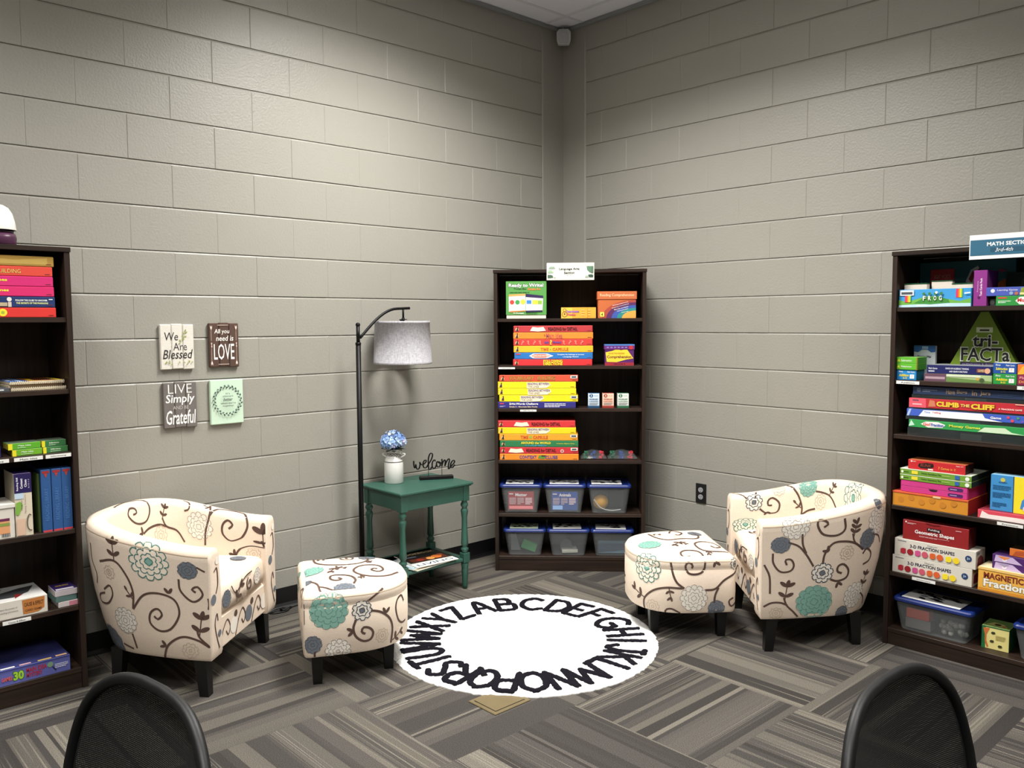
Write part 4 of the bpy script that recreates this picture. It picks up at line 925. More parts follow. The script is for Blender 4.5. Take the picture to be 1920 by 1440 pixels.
magazine('black magazine with a food photo cover, topmost on the green table shelf', .385, -1.580, .1926, .26, .19, .004, math.radians(84), '#17120f', [('t', 'COOKBOOK', .1, .78, .8, .14, '#c6b184', .01), ('r', .08, .08, .84, .30, '#5b2414'), ('d', .72, .26, .16, '#d9752e'), ('d', .55, .2, .13, '#e8a052'), ('d', .3, .2, .12, '#8f2f1e'), ('d', .84, .36, .09, '#9c4a24'), ('r', .1, .5, .25, .1, '#6c7688')])
# black power cord on the carpet behind the left ottoman
mb = MB(); q = smooth_path([(.10, -1.80, .004), (.055, -1.95, .004), (.05, -2.10, .006), (.09, -2.16, .005), (.07, -2.24, .006), (.04, -2.18, .009), (.06, -2.12, .011), (.05, -2.3, .004), (.035, -2.6, .004), (.03, -3.0, .004)], .012)
mb.tube([tuple(p) for p in q], .0032, M('#0c0c0c', .5), 6); mb.box(.052, .088, -2.18, -2.155, .004, .016, M('#0c0c0c', .5)); tag(mb.build('power_cord'), 'black power cord lying along the foot of the left wall behind the ottoman', 'cord')
# ------------------------------------------------------------------ wall plaques
def plaque(label, y, z, w, h, planks, cols, art):
    """y, z: lower-left corner on the left wall as seen from the room"""
    t = thing('wall_plaque', label, 'plaque', (.0008, y, z), PI/2, 'wall plaques')
    pm = planks; pw = w/pm
    for k in range(pm):
        mb = MB(); dz = (0, .002, -.001)[k % 3]
        mb.box(k*pw+.0008, (k+1)*pw-.0008, -.018, -.001, dz, h+dz, cols[k % len(cols)], c=.0035); mb.build('plank' if pm > 1 else 'canvas', t)
    mb = MB(); P = Plane(mb, (0, -.0182, 0), (w, 0, 0), (0, 0, h)); P.draw(art); mb.build('lettering', t)
WHT = fabric_mat('whitewashed_wood', '#d9d5cc', 300, .2); BRN = fabric_mat('brown_stained_wood', '#56423a', 300, .2); GRY = fabric_mat('grey_stained_wood', '#6f6a67', 300, .2)
def leafs(pts, m, L=.05, base=None):
    r = []
    for x, y, a in pts:
        c, s = math.cos(math.radians(a)), math.sin(math.radians(a)); r.append(('p', [(x, y), (x+L*.5*c-L*.28*s, y+(L*.5*s+L*.28*c)*.75), (x+L*c, y+L*s*.75), (x+L*.5*c+L*.28*s, y+(L*.5*s-L*.28*c)*.75)], m))
    return r
OL = '#8f9a4e'
plaque('white plank wall plaque reading We Are Blessed', -2.727, 1.274, .160, .213, 3, [WHT],
       [('t', 'We', .13, .64, .40, .18, '#2b2a2c', {'shear': .1}), ('t', 'Are', .38, .42, .40, .17, '#2b2a2c', {'bold': -.006}), ('t', 'Blessed', .07, .235, .88, .20, '#2b2a2c', {'shear': .25, 'bold': .004}), ('l', [(.62, .60), (.70, .72), (.74, .84)], .0012, OL), ('l', [(.62, .66), (.68, .70)], .0012, OL)]
       + leafs([(.62, .62, 150), (.64, .66, 20), (.68, .70, 120), (.70, .72, 10), (.72, .78, 140), (.73, .80, 30), (.74, .83, 80), (.6, .6, 220)], OL, .085) + leafs([(.12, .14, 20), (.2, .15, 140), (.22, .14, 10), (.28, .12, -20), (.24, .16, 70), (.72, .14, 160), (.8, .15, 30), (.86, .16, 150), (.88, .14, 20), (.8, .12, 210), (.54, .13, 90)], OL, .075))
plaque('dark brown plank wall plaque reading All you need is LOVE', -2.494, 1.276, .152, .215, 3, [BRN],
       [('t', 'All you', .18, .735, .5, .13, '#ece8e2', {'shear': .1, 'bold': .01}), ('t', 'need is', .23, .595, .58, .12, '#ece8e2', {'shear': .15, 'bold': .01}), ('t', 'LOVE', .15, .17, .68, .36, '#f4f1ec', {'bold': .004})]
       + [('l', [(x, y0), (x, y1)], .0014, '#d9c4b8') for x, y0, y1 in ((.075, .60, .88), (.90, .60, .88), (.075, .12, .46), (.90, .12, .46))]
       + [('p', [(x-.03, y), (x, y+.05*s), (x+.03, y), (x+.03, y-.06*s), (x, y-.02*s), (x-.03, y-.06*s)], '#e6d2c8') for x, y, s in ((.075, .89, -1), (.90, .89, -1), (.075, .10, 1), (.90, .10, 1))]
       + [('p', [(x-.025, y), (x, y+.05*s), (x+.025, y), (x, y-.03*s)], '#c9b0a3') for x, y, s in ((.075, .54, -1), (.90, .54, -1), (.075, .47, 1), (.90, .47, 1))]
       + [('r', .28, .948, .36, .010, '#d9c4b8'), ('r', .28, .062, .36, .010, '#d9c4b8')])
plaque('grey plank wall plaque reading Live Simply and be Grateful', -2.722, .996, .160, .216, 3, [GRY],
       [('t', 'LIVE', .15, .76, .70, .20, '#efedea', {'bold': -.010}), ('t', 'Simply', .07, .50, .86, .24, '#f4f2ef', {'shear': .12, 'bold': .014}), ('t', 'AND BE', .28, .41, .46, .075, '#cfcac5', {'bold': -.012}), ('t', 'Grateful', .07, .08, .88, .31, '#f4f2ef', {'shear': .15, 'bold': .012})])
wr = []
for k in range(46):
    a = k*360/46; x, y = .5+.40*math.cos(math.radians(a)), .53+.40*math.sin(math.radians(a))*.78; wr += leafs([(x, y, a+90+(45 if k % 2 else -35))], ('#3c4b44', '#5b7466', '#2d3532')[k % 3], .085)
plaque('mint green canvas wall plaque with a leafy wreath around small print', -2.497, .994, .170, .220, 1, [M('#c3dcc6', .7)],
       wr+[('l', [(.5+.395*math.cos(a*PI/18), .53+.308*math.sin(a*PI/18)) for a in range(37)], .0010, '#4b5c52'), ('t', "It's", .44, .67, .12, .04, INK), ('t', 'always', .34, .605, .32, .045, INK), ('t', 'better', .36, .52, .28, .075, INK, {'shear': .3, 'bold': .01}), ('t', "when we're", .27, .455, .46, .04, INK), ('t', 'together', .34, .385, .33, .05, INK)])

# ------------------------------------------------------------------ bookcases
class Fr:
    def __init__(s, ox, oy, a): s.o = (ox, oy); s.a = a
    def P(s, x, y, z):
        c, n = math.cos(s.a), math.sin(s.a); return (s.o[0]+x*c-y*n, s.o[1]+x*n+y*c, z)
FC = Fr(.295, -.898, math.atan2(.617, .633)); FL_ = Fr(.345, -4.085, PI/2); FR_ = Fr(2.375, -.350, 0.0)
def bookcase(fr, label, w, d, tops, tags):
    t = thing('bookcase', label, 'bookcase', fr.P(0, 0, 0), fr.a, 'dark walnut bookcases'); T = .021; H = 1.793; SH = {}
    dk = WALNUT
    for x in (0, w-T):
        mb = MB(); mb.box(x, x+T, 0, d, 0, H-.019, dk, c=.001); mb.build('side_panel', t)
    mb = MB(); mb.box(-.003, w+.003, -.004, d, H-.0185, H, WALNUT_H, c=.001); mb.build('top_panel', t)
    mb = MB(); mb.box(T+.0002, w-T-.0002, d-.008, d-.001, .002, H-.019, dk, c=.0005); mb.build('back_panel', t)
    for z in tops[1:]:
        mb = MB(); mb.box(T+.0003, w-T-.0003, .006, d-.0085, z-.019, z, WALNUT_H, c=.001); SH[round(z, 3)] = mb.build('shelf', t)
    mb = MB(); mb.box(T+.0003, w-T-.0003, .003, d-.0085, tops[0]-.019, tops[0], WALNUT_H, c=.001); mb.build('bottom_shelf', t)
    mb = MB(); mb.box(T+.0003, w-T-.0003, .006, .022, 0, tops[0]-.0193, WALNUT_H, c=.001); mb.build('kick_board', t)
    for x0, x1, z0, z1, s in tags:
        mb = MB(); mb.box(x0, x1, .0030 if z0 > .2 else .003, .0058, z0, z1, M('#e9e9e6', .5), c=.0002)
        Plane(mb, (x0, .0030, z0), (x1-x0, 0, 0), (0, 0, z1-z0)).text(s, .2, .25, .6, .5, INK); o = mb.build('shelf_label', SH[min(SH, key=lambda q: abs(q-z1))]); o['label'] = 'white printed shelf label'
ZC = [.089, .347, .668, .978, 1.230, 1.508]; ZL = [.087, .346, .664, .978, 1.231, 1.516]; ZR = [.078, .341, .650, .974, 1.220, 1.545]
bookcase(FC, 'dark walnut bookcase standing across the corner, topped by the Language Arts Section sign', .889, .290, ZC, [(.025, .123, 1.2115, 1.2225, 'Reading Comprehension'), (.152, .249, .9595, .9715, 'Sight Words')])
bookcase(FL_, 'dark walnut bookcase on the left wall behind the near tub armchair', .900, .300, ZL, [(.672, .772, .960, .974, 'Main Idea'), (.782, .874, .960, .974, 'Inferencing'), (.606, .704, .328, .342, 'Cause & Effect'), (.560, .655, .960, .974, 'Phonics')])
bookcase(FR_, 'dark walnut bookcase on the right wall, topped by the Math Section sign', .900, .300, ZR, [(.030, .130, 1.203, 1.217, 'Addition'), (.516, .616, 1.203, 1.217, 'Multiplication'), (.461, .558, .634, .647, 'Fractions'), (.124, .224, .324, .337, 'Geometry')])

FACE = lambda mb, w, h: Plane(mb, (0, 0, 0), (w, 0, 0), (0, 0, h))
def carton(fr, label, x, z, w, h, d, y, front, art=(), top=None, side=None, name='game_box', cat='box', group=None, yaw=0, mb=None, topart=(), sideart=(), c=.0012, kids=None, parent=None):
    """closed box; local origin at its front lower-left corner, front face towards the room"""
    mb = mb or MB(); mb.box(0, w, 0, d, 0, h, front, c=c, top=mm(top) if top else None, side=mm(side) if side else None)
    if art: FACE(mb, w, h).draw(art)
    if topart: Plane(mb, (0, 0, h), (w, 0, 0), (0, d, 0)).draw(topart)
    if sideart: Plane(mb, (w, 0, 0), (0, d, 0), (0, 0, h)).draw(sideart)
    o = mb.build(name, None, fr.P(x, y, z), fr.a+yaw)
    return tag(o, label, cat, group)
LG = 'long file folder game boxes'
def glogo(c1='#3a2a22', c2='#d9b58a'):
    return [('d', .045, .42, .26, c2), ('p', [(.030, .15), (.062, .15), (.056, .8), (.040, .5)], c1), ('d', .052, .78, .10, c1)]
def gm(fr, z, x, w, front, label, art, h=.0385, d=.235, y=.014, logo=True, top=None, yaw=0, group=LG, **k):
    return carton(fr, label, x, z, w, h, d, y, front, (glogo() if logo else [])+[('r', .004, .0, .992, .045, '#00000f') if 0 else ('r', .93, .2, .05, .06, '#5a3a2a')]+list(art), top=top, side=front, group=group, yaw=yaw, c=.0025, **k)
def sticker(u=.905): return [('r', u, .50, .085, .42, '#ece9e2'), ('r', u+.012, .58, .060, .24, '#3b444c')]
def bookglyph(u): return [('p', [(u, .22), (u+.03, .82), (u+.10, .72), (u+.17, .82), (u+.20, .22), (u+.10, .12)], '#efe6cf')]
# --- centre bookcase, top shelf
mb = MB(); t = thing('card_box', 'green box with white base and two worksheet pictures, corner bookcase top shelf', 'box', FC.P(.071, .02, 1.508), FC.a)
mb.box(0.003, .235, .003, .13, 0, .10, '#e6e2cf', c=.001); mb.build('base', t)
mb = MB(); mb.box(0, .238, 0, .133, .0215, .218, '#56984a', c=.001, top=M('#4a9a40'))
P = Plane(mb, (0, 0, .0215), (.238, 0, 0), (0, 0, .1965))
P.draw([('o', 'Ready to Write!', .07, .80, .86, .14, '#f4f4f4', '#1f2a22', .02, .10), ('t', 'Prompt Box', .20, .735, .31, .07, '#17301a', .02), ('o', 'Grades 4-6', .54, .735, .31, .07, '#f08a4a', '#7d2414', .02, .05), ('s', .10, .655, .80, .03, 1, '#1f3a1d', 3),
        ('p', [(.07, .10), (.48, .12), (.48, .62), (.07, .60)], '#f3efe4'), ('p', [(.07, .55), (.48, .57), (.48, .63), (.07, .61)], '#e5a05c'), ('p', [(.10, .08), (.48, .11), (.48, .14), (.10, .12)], '#e88b4d'), ('d', .15, .38, .068, '#d8433a'), ('d', .285, .38, .068, '#3f9a4f'), ('d', .42, .39, .075, '#f0d34a'), 
        ('p', [(.49, .08), (.90, .10), (.92, .56), (.49, .62)], '#f3efe4'), ('p', [(.49, .53), (.92, .49), (.92, .57), (.49, .63)], '#2f2350'), ('p', [(.49, .08), (.90, .10), (.90, .14), (.49, .13)], '#2f2350'), ('r', .51, .33, .12, .11, '#3f86cf'), ('r', .65, .32, .14, .12, '#efe04a'), ('r', .79, .32, .10, .11, '#8fb94a'), ('t', '95 Prompts', .18, .025, .26, .05, '#f4f4f4', .02), ('s', .5, .03, .35, .04, 1, '#255a22', 5)])
mb.build('lid', t)
carton(FC, 'long amber box with a purple-lettered key picture, on the corner bookcase top shelf', .395, 1.508, .204, .064, .15, .03, '#f2a93c', [('r', .0, .0, .32, 1, '#f6c24a'), ('d', .1, .36, .26, '#8a5a2a'), ('d', .1, .36, .20, '#f4b84c'), ('d', .1, .40, .07, '#4a2c1a'), ('d', .10, .75, .16, '#8a5a2a'), ('d', .10, .75, .11, '#f4b84c'), ('o', 'Comprehension', .15, .48, .36, .26, '#b07acb', '#4a2a5c', .03, .05, .25), ('o', 'Practice', .17, .26, .24, .2, '#e8707a', '#6a2a2a', .03, .04, .25)]
       + [('r', .58+.17*i, .72-.22*j, .09, .05, '#f6cb83') for i in (0, 1) for j in (0, 1, 2)]+[('r', .75, .0, .012, 1, '#e08a2e')], top='#f0b04a', side='#d98f2c', name='activity_box')
t = thing('lidded_card_box', 'rust orange lidded box with a rainbow, corner bookcase top shelf', 'box', FC.P(.606, .018, 1.508), FC.a)
mb = MB(); mb.box(.005, .225, .004, .15, 0, .112, '#c2683a', c=.001); P = Plane(mb, (.005, .004, 0), (.22, 0, 0), (0, 0, .112))
def arc(cx, cy, r, m, n=26):
    pts = [(1, 0)]
    for k in range(n):
        a = PI-PI/2*1.0*k/(n-1); pts.append((min(1, cx+r*math.cos(a)), max(0, cy+r*1.05*math.sin(a))))
    pts += [(1, pts[-1][1])]
    return ('p', pts[::-1], m)
P.draw([arc(1.0, 0, .90, '#a8473a'), arc(1.0, 0, .78, '#5b2a5e'), arc(1.0, 0, .64, '#3c5aa8'), arc(1.0, 0, .50, '#2f8a86'), arc(1.0, 0, .37, '#e9a64c'), ('r', .05, .08, .11, .24, '#f2e05a'), ('t', '4', .08, .12, .05, .15, '#3a2a1a', .02)]
       + [('t', s, u, v, w, .06, '#f1e9dc', {'bold': .01, 'rot': a}) for s, u, v, w, a in (('Making Inferences', .38, .72, .42, 14), ('Drawing Conclusions', .36, .60, .46, 15), ('Main Idea and Details', .42, .49, .38, 13), ('Following Directions', .50, .39, .30, 14), ('Sequencing', .62, .29, .18, 10))])
mb.build('base', t)
mb = MB(); mb.box(0, .230, 0, .154, .110, .156, '#c46b3e', c=.001, top=M('#b05c34')); Plane(mb, (0, 0, .110), (.23, 0, 0), (0, 0, .046)).draw([('t', 'Reading Comprehension', .07, .28, .86, .44, '#f0dcb6')]); mb.build('lid', t)
# --- centre, second shelf stack (bottom to top)
Z0 = 1.230; H_ = .0393
S2 = [(.111, .466, '#d93237', 'red game box with yellow two-line title, bottom of corner bookcase second-shelf pile', [('o', 'FOLLOWING', .385, .50, .24, .42, '#f4e23a', '#8a3a12', .03, .05), ('o', 'DIRECTIONS', .385, .08, .24, .42, '#f4e23a', '#8a3a12', .03, .05)], True),
 (.119, .461, '#2a74bd', 'blue game box with red oval title and white print, corner bookcase second shelf', [('d', .34, .5, .42, '#8a5a8a', {'ry': .38}) if 0 else ('p', [(.19, .5), (.24, .86), (.42, .86), (.50, .5), (.42, .14), (.24, .14)], '#e9e4ea'), ('p', [(.22, .5), (.26, .78), (.40, .78), (.46, .5), (.40, .22), (.26, .22)], '#d8735e'), ('t', 'LANGUAGE MASTERS', .24, .38, .20, .26, '#f6efe4', .02), ('t', 'Complete the challenges to become', .55, .56, .34, .22, '#f2f5fa', .02), ('t', 'a Language Master!', .62, .22, .2, .22, '#f2f5fa', .02), ('r', .02, .70, .06, .14, '#d9414a')], False),
 (.115, .467, '#f0b92f', 'amber game box without sticker, above the blue oval-titled one, corner bookcase second shelf', [('t', 'TIME', .34, .26, .10, .44, '#c9692f', .03), ('t', 'CAPSULE', .49, .26, .20, .44, '#c9692f', .03), ('d', .465, .48, .1, '#7aa84a')], True),
 (.114, .464, '#d8403a', 'red game box covered in pale question marks, corner bookcase second shelf', [('t', '?', .10+.075*k, .12, .032, .7, '#e98a78', {'bold': .02, 'rot': (25 if k % 2 else -20)}) for k in range(11) if not 3 < k < 7]+[('t', 'WHO', .39, .28, .06, .42, '#5a4a9a', .04), ('o', '?', .463, .12, .026, .78, '#f6e04a', '#8a3a1a', .04, .04), ('t', 'Mystery', .50, .28, .11, .45, '#5a4a9a', .04)], True),
 (.113, .469, '#ef8b32', 'orange game box with hand-drawn title, second from top, corner bookcase second shelf', [('t', 'The', .385, .40, .02, .28, '#7a3a2a', .02), ('o', 'Main Idea', .415, .10, .20, .78, '#d9574a', '#6a5a6a', -.004, .03)], True),
 (.115, .464, '#b93a3f', 'dark red game box with open book picture, topmost on corner bookcase second shelf', bookglyph(.21)+[('t', 'READING for DETAIL', .44, .24, .37, .5, '#1f0d0d', {'bold': .02, 'shear': -.1})], True)]
for k, (x, w, c, l, a, lg) in enumerate(S2): gm(FC, Z0+k*H_+.0002*k, x, w, c, l, a, logo=lg)
mb = MB(); t = thing('lidded_card_box', 'purple and red lidded box with a yellow book, corner bookcase second shelf', 'box', FC.P(.648, .02, 1.230), FC.a)
mb.box(.004, .173, .003, .10, 0, .1, '#57226a', c=.001); P = Plane(mb, (.004, .003, 0), (.169, 0, 0), (0, 0, .1))
P.draw([('r', 0, 0, 1, .18, '#a32c3a'), ('t', 'GRADE 4', .30, .05, .4, .09, '#2a1030', .02), ('p', [(.06, .22), (.02, .78), (.25, .86), (.42, .98), (.55, .90), (.75, .98), (.98, .42), (.75, .36), (.40, .20)], '#f0cf3c'), ('t', 'NONFICTION READING', .12, .66, .56, .10, '#8a2a2a', .01), ('t', 'Comprehension', .07, .38, .84, .22, '#6b1f2f', .03)]); mb.build('base', t)
mb = MB(); mb.box(0, .177, 0, .104, .094, .124, '#6a2a78', c=.001, top=M('#3d78b8')); P = Plane(mb, (0, 0, .094), (.177, 0, 0), (0, 0, .03)); P.draw([('r', 0, .78, 1, .2, '#4a8ad0'), ('d', .88, .4, .4, '#c0303a')]+[('r', .08+.12*k, .3, .07, .25, '#8a7ac0') for k in range(6)]); mb.build('lid', t)
# --- centre, third shelf stack
Z0 = .978; H_ = .0395
def lines3(u): return [('p', [(u-.012, .0), (u-.012, .92), (u+.27, .92), (u+.29, .5), (u+.24, .08), (u+.10, .0)], '#e9e4c8'), ('o', 'READING BETWEEN', u, .52, .27, .34, '#8a6a8a', '#2a1f2a', .02, .04), ('o', 'THE LINES', u, .12, .14, .30, '#b99a7a', '#4a3a3a', .0, .03)]
S3 = [(.018, .463, '#2f2d7e', 'navy game box, bottom of the five-box pile on the corner bookcase third shelf', [('o', 'Sight-Words Challenge', .15, .46, .37, .40, '#f4f4f8', '#1a1850', .03, .05), ('t', 'Grade 2 - Mountain Bike Rocks', .15, .14, .36, .22, '#f0dc9a', .02), ('s', .60, .15, .27, .66, 3, '#dfe0f2', 9), ('r', .03, .66, .05, .16, '#d9415a'), ('s', .03, .2, .07, .2, 2, '#c8c8e8', 2)], False),
 (.028, .466, '#f3dc1c', 'yellow game box with a white sticker, lying on the navy one, corner bookcase', lines3(.28)+sticker(.905), True),
 (.020, .463, '#f5df1e', 'yellow game box without sticker, middle of the corner bookcase third-shelf pile', lines3(.395), True),
 (.017, .464, '#f5df1e', 'yellow game box directly under the orange-red one, corner bookcase third shelf', lines3(.39), True),
 (.028, .466, '#d4543a', 'orange-red game box with a sticker, topmost on the corner bookcase third shelf', [('o', 'VOCABULARY', .13, .26, .31, .56, '#c9a04a', '#4a5a2a', .0, .05, .1), ('o', 'BUILDING', .49, .26, .22, .56, '#c9a04a', '#4a5a2a', .0, .05, .1)]+sticker(.905), True)]
for k, (x, w, c, l, a, lg) in enumerate(S3): gm(FC, Z0+k*H_+.0002*k, x, w, c, l, a, logo=lg)
for x, n, c, p, l in ((.553, '3', '#1f4a72', '#cfe0ef', 'small blue-based flash card box numbered 3'), (.638, '4', '#a03a30', '#f3cdb6', 'small red-based flash card box numbered 4'), (.726, '5', '#2f6a4c', '#e2e9e2', 'small green-based flash card box numbered 5')):
    t = thing('flash_card_box', l+', on the corner bookcase third shelf', 'box', FC.P(x, .035, .978), FC.a, 'small flash card boxes in a row')
    mb = MB(); mb.box(0, .069, 0, .065, 0, .013, c, c=.001); mb.box(.0015, .0675, .0015, .0635, .0132, .086, p, c=.001, top=mm(c))
    P = Plane(mb, (.0015, .0015, .0135), (.066, 0, 0), (0, 0, .072)); P.draw([('d', .27, .82, .15, c), ('t', n, .20, .72, .13, .2, p, .02), ('t', 'Grade', .52, .78, .34, .1, c, -.01), ('t', 'VOCABULARY', .08, .47, .82, .13, c, .03), ('t', 'FLASHCARDS', .08, .31, .82, .10, c, .02), ('s', .1, .06, .8, .2, 3, '#8a8f96', 4)]); mb.build('box_body', t)
# --- centre, fourth shelf stack
Z0 = .668; H_ = .0392
S4 = [(.029, .469, '#ee8a24', 'orange game box with blue title, bottom of corner bookcase fourth-shelf pile', [('o', 'CONTEXT', .25, .24, .22, .50, '#2f3f8a', '#e9c48a', .03, .02), ('p', [(.485, .3), (.50, .75), (.55, .8), (.59, .5), (.56, .2)], '#5a8a3a'), ('r', .53, .56, .06, .2, '#2a2a2a'), ('o', 'CLUES', .575, .24, .16, .50, '#2f3f8a', '#e9c48a', .03, .02)], True),
 (.029, .467, '#c92f38', 'red game box with open book, round seal and sticker, corner bookcase fourth shelf', bookglyph(.11)+[('t', 'READING for DETAIL', .34, .25, .38, .5, '#250d0f', {'bold': .02, 'shear': -.1}), ('d', .795, .42, .26, '#e9e2dc'), ('d', .795, .42, .17, '#b04a4a')]+sticker(.905), True),
 (.030, .466, '#2b7a4a', 'green game box with yellow title, in the corner bookcase fourth-shelf pile', [('o', 'AROUND the WORLD', .27, .48, .38, .36, '#f0e24a', '#1d4a2a', .03, .04), ('t', 'GAMES', .32, .14, .28, .24, '#4a9ac0', .02), ('t', 'Vocabulary Mystery Game', .72, .44, .23, .2, '#e9d84a', .01)], True),
 (.027, .466, '#f0a12c', 'amber game box with a sticker, just above the green one, corner bookcase', [('t', 'TIME', .27, .25, .10, .5, '#c9552f', .03), ('d', .40, .55, .22, '#9ab04a'), ('t', 'CAPSULE', .43, .25, .19, .5, '#c9552f', .03)]+sticker(.905), True),
 (.018, .464, '#f2d21c', 'only yellow game box of the fourth-shelf pile in the corner bookcase', lines3(.385), True),
 (.017, .461, '#d5353a', 'red game box with open book picture, topmost on corner bookcase fourth shelf', bookglyph(.21)+[('t', 'READING for DETAIL', .44, .25, .37, .5, '#250d0f', {'bold': .02, 'shear': -.1})], True)]
for k, (x, w, c, l, a, lg) in enumerate(S4): gm(FC, Z0+k*H_+.0002*k, x, w, c, l, a, logo=lg)
BAG = clear_mat('clear_bag', '#aab2b4', .10, .1)
for b, (x0, x1, lb) in enumerate(((.511, .666, 'left'), (.672, .848, 'right'))):
    mb = MB(); nx, ny = 14, 8; rg = random.Random(b+2)
    for sgn in (1, -1):
        vs = []
        for i in range(nx+1):
            for j in range(ny+1):
                u, v = i/nx, j/ny; hgt = (math.sin(PI*u)**.6)*(math.sin(PI*v)**.7); z = .008+(.046*hgt if sgn > 0 else -.0065*hgt)+rg.uniform(-.0025, .0025)*(hgt > .2)*(sgn > 0)
                vs.append((u*(x1-x0), v*.12, z))
        mb.add(vs, [(i*(ny+1)+j, (i+1)*(ny+1)+j, (i+1)*(ny+1)+j+1, i*(ny+1)+j+1) for i in range(nx) for j in range(ny)], BAG, True)
    o = mb.build('plastic_bag', None, FC.P(x0, .03, .6683), FC.a); tag(o, 'clear bag of green, blue and red tiles, '+('nearest the game pile' if b == 0 else 'nearest the side panel')+', corner bookcase fourth shelf', 'bag', 'clear bags of letter tiles')
    for q, (cn, c) in enumerate((('green', '#2c6b4c'), ('blue', '#2c4690'), ('red', '#c23b48'))):
        mb = MB()
        for n_ in range(16):
            cx = .030+q*.047*(x1-x0)/.155+rg.uniform(-.010, .010); cy = .055+rg.uniform(-.022, .022); cz = .003+(n_//6)*.0145; sz = .0125
            mb.box(cx-sz/2, cx+sz/2, cy-sz/2, cy+sz/2, cz, cz+sz, M(c, .3), c=.001, rot=rg.uniform(0, 1.5))
        o = mb.build('letter_tiles', None, FC.P(x0, .03, .6685), FC.a); tag(o, 'heap of %s letter tiles inside the %s clear bag on the fourth shelf' % (cn, 'pile-side' if b == 0 else 'outer'), 'tiles', 'letter tiles in bags', 'stuff')
# --- storage bins
BINM = clear_mat('milky_plastic', '#8f9496', .30, .3); LIDB = M('#1a2f74', .35, .5)
def rrect(x0, x1, y0, y1, r, n=5):
    P = []
    for cx, cy, a0 in ((x1-r, y0+r, -90), (x1-r, y1-r, 0), (x0+r, y1-r, 90), (x0+r, y0+r, 180)):
        for k in range(n): a = math.radians(a0+90*k/(n-1)); P.append((cx+r*math.cos(a), cy+r*math.sin(a)))
    return P
def bin_(fr, label, x, z, w, d, h, y=.010, card=None, group='clear storage bins with blue lids'):
    t = thing('storage_bin', label, 'storage bin', fr.P(x, y, z), fr.a, group); tp = .030
    mb = MB(); rings = [(tp+.004, .004+tp*.6, 0), (tp, tp*.6, .006), (tp*.35, tp*.25, h*.80), (.010, .010, h*.86), (.006, .008, h-.012)]; vs = []; 
    for ix, iy, zz in rings: vs += [(px, py, zz) for px, py in rrect(ix, w-ix, iy, d-iy, .02)]
    n = 20; fs = [tuple(range(n-1, -1, -1))]
    for k in range(len(rings)-1): fs += [(k*n+i, k*n+(i+1) % n, (k+1)*n+(i+1) % n, (k+1)*n+i) for i in range(n)]
    mb.add(vs, fs, BINM, False)
    if card: P = Plane(mb, (w*.18, .0095, h*.10), (w*.64, 0, 0), (0, -.004, h*.68)); 
    mb.build('bin_body', t)
    mb = MB(); vs = []; rg = [(0, 0, h-.016), (0, 0, h-.006), (.004, .004, h), (.018, .018, h+.001), (.020, .020, h-.003)]
    for ix, iy, zz in rg: vs += [(px, py, zz) for px, py in rrect(ix, w-ix, iy, d-iy, .022)]
    fs = []
    for k in range(4): fs += [(k*n+i, k*n+(i+1) % n, (k+1)*n+(i+1) % n, (k+1)*n+i) for i in range(n)]
    fs += [tuple(4*n+i for i in range(n))]; b = len(vs); vs += [(px, py, h-.016) for px, py in rrect(.003, w-.003, .003, d-.003, .02)]
    fs += [tuple(b+i for i in range(n-1, -1, -1))]+[(i, b+i, b+(i+1) % n, (i+1) % n) for i in range(n)]
    mb.add(vs, fs, LIDB, False); mb.build('lid', t)
    if card:
        mb = MB(); x0, x1 = w*.20, w*.80; z0, z1 = h*.10, h*.76
        y_ = lambda zz: .6*tp+(.25*tp-.6*tp)*(zz-.006)/(h*.8-.006)+.0015
        c_, title, rows = card; mb.add([(x0, y_(z0), z0), (x1, y_(z0), z0), (x1, y_(z1), z1), (x0, y_(z1), z1), (x0, y_(z0)+.001, z0), (x1, y_(z0)+.001, z0), (x1, y_(z1)+.001, z1), (x0, y_(z1)+.001, z1)], [(0, 1, 2, 3), (7, 6, 5, 4), (0, 4, 5, 1), (3, 2, 6, 7), (0, 3, 7, 4), (1, 5, 6, 2)], c_)
        P = Plane(mb, (x0, y_(z0), z0), (x1-x0, 0, 0), (0, y_(z1)-y_(z0), z1-z0)); P.draw([('t', title, .28, .74, .46, .17, '#f2eef0', .03), ('r', .04, .84, .16, .06, '#e6dfe2')]+[('s', .05+.31*k, .30, .26, .38, 5, '#e3cdd2', k) for k in range(3)]+rows); o = mb.build('label_card', t); o['label'] = 'printed label card reading '+title
    return t
def sheet(fr, label, x, y, z, w, d, seed, tint='#e8e8e6'):
    mb = MB(); mb.box(0, w, 0, d, 0, .0012, tint, c=.0003); P = Plane(mb, (0, 0, .0012), (w, 0, 0), (0, d, 0)); rg = random.Random(seed)
    for k in range(15): 
        cx, cy = rg.uniform(.12, .88), rg.uniform(.2, .85); n = 7; P.poly([(cx+rg.uniform(.03, .12)*math.cos(2*PI*i/n), cy+rg.uniform(.03, .11)*math.sin(2*PI*i/n)) for i in range(n)], rg.choice(('#15161a', '#2b2d30', '#6f7478', '#1b1d20')))
    o = mb.build('photo_sheet', None, fr.P(x, y, z), fr.a+rg.uniform(-.03, .03)); tag(o, label, 'paper', 'picture sheets on the bin lids')
def content(fr, name, label, cat, x, y, z, mb, yaw=0): return tag(mb.build(name, None, fr.P(x, y, z), fr.a+yaw), label, cat)
zb = .3475; hb = .172
bin_(FC, 'clear bin with blue lid and red Matter card, corner bookcase fifth shelf, left end', .026, zb, .256, .25, hb, card=('#a8323c', 'Matter', [('r', .04, .06, .92, .16, '#d98a8e')]))
bin_(FC, 'clear bin with blue lid and blue Animals card, corner bookcase fifth shelf, middle', .287, zb, .256, .25, hb, card=('#1f4fa8', 'Animals', [('r', .04, .04, .38, .22, '#8fb0dc')]))
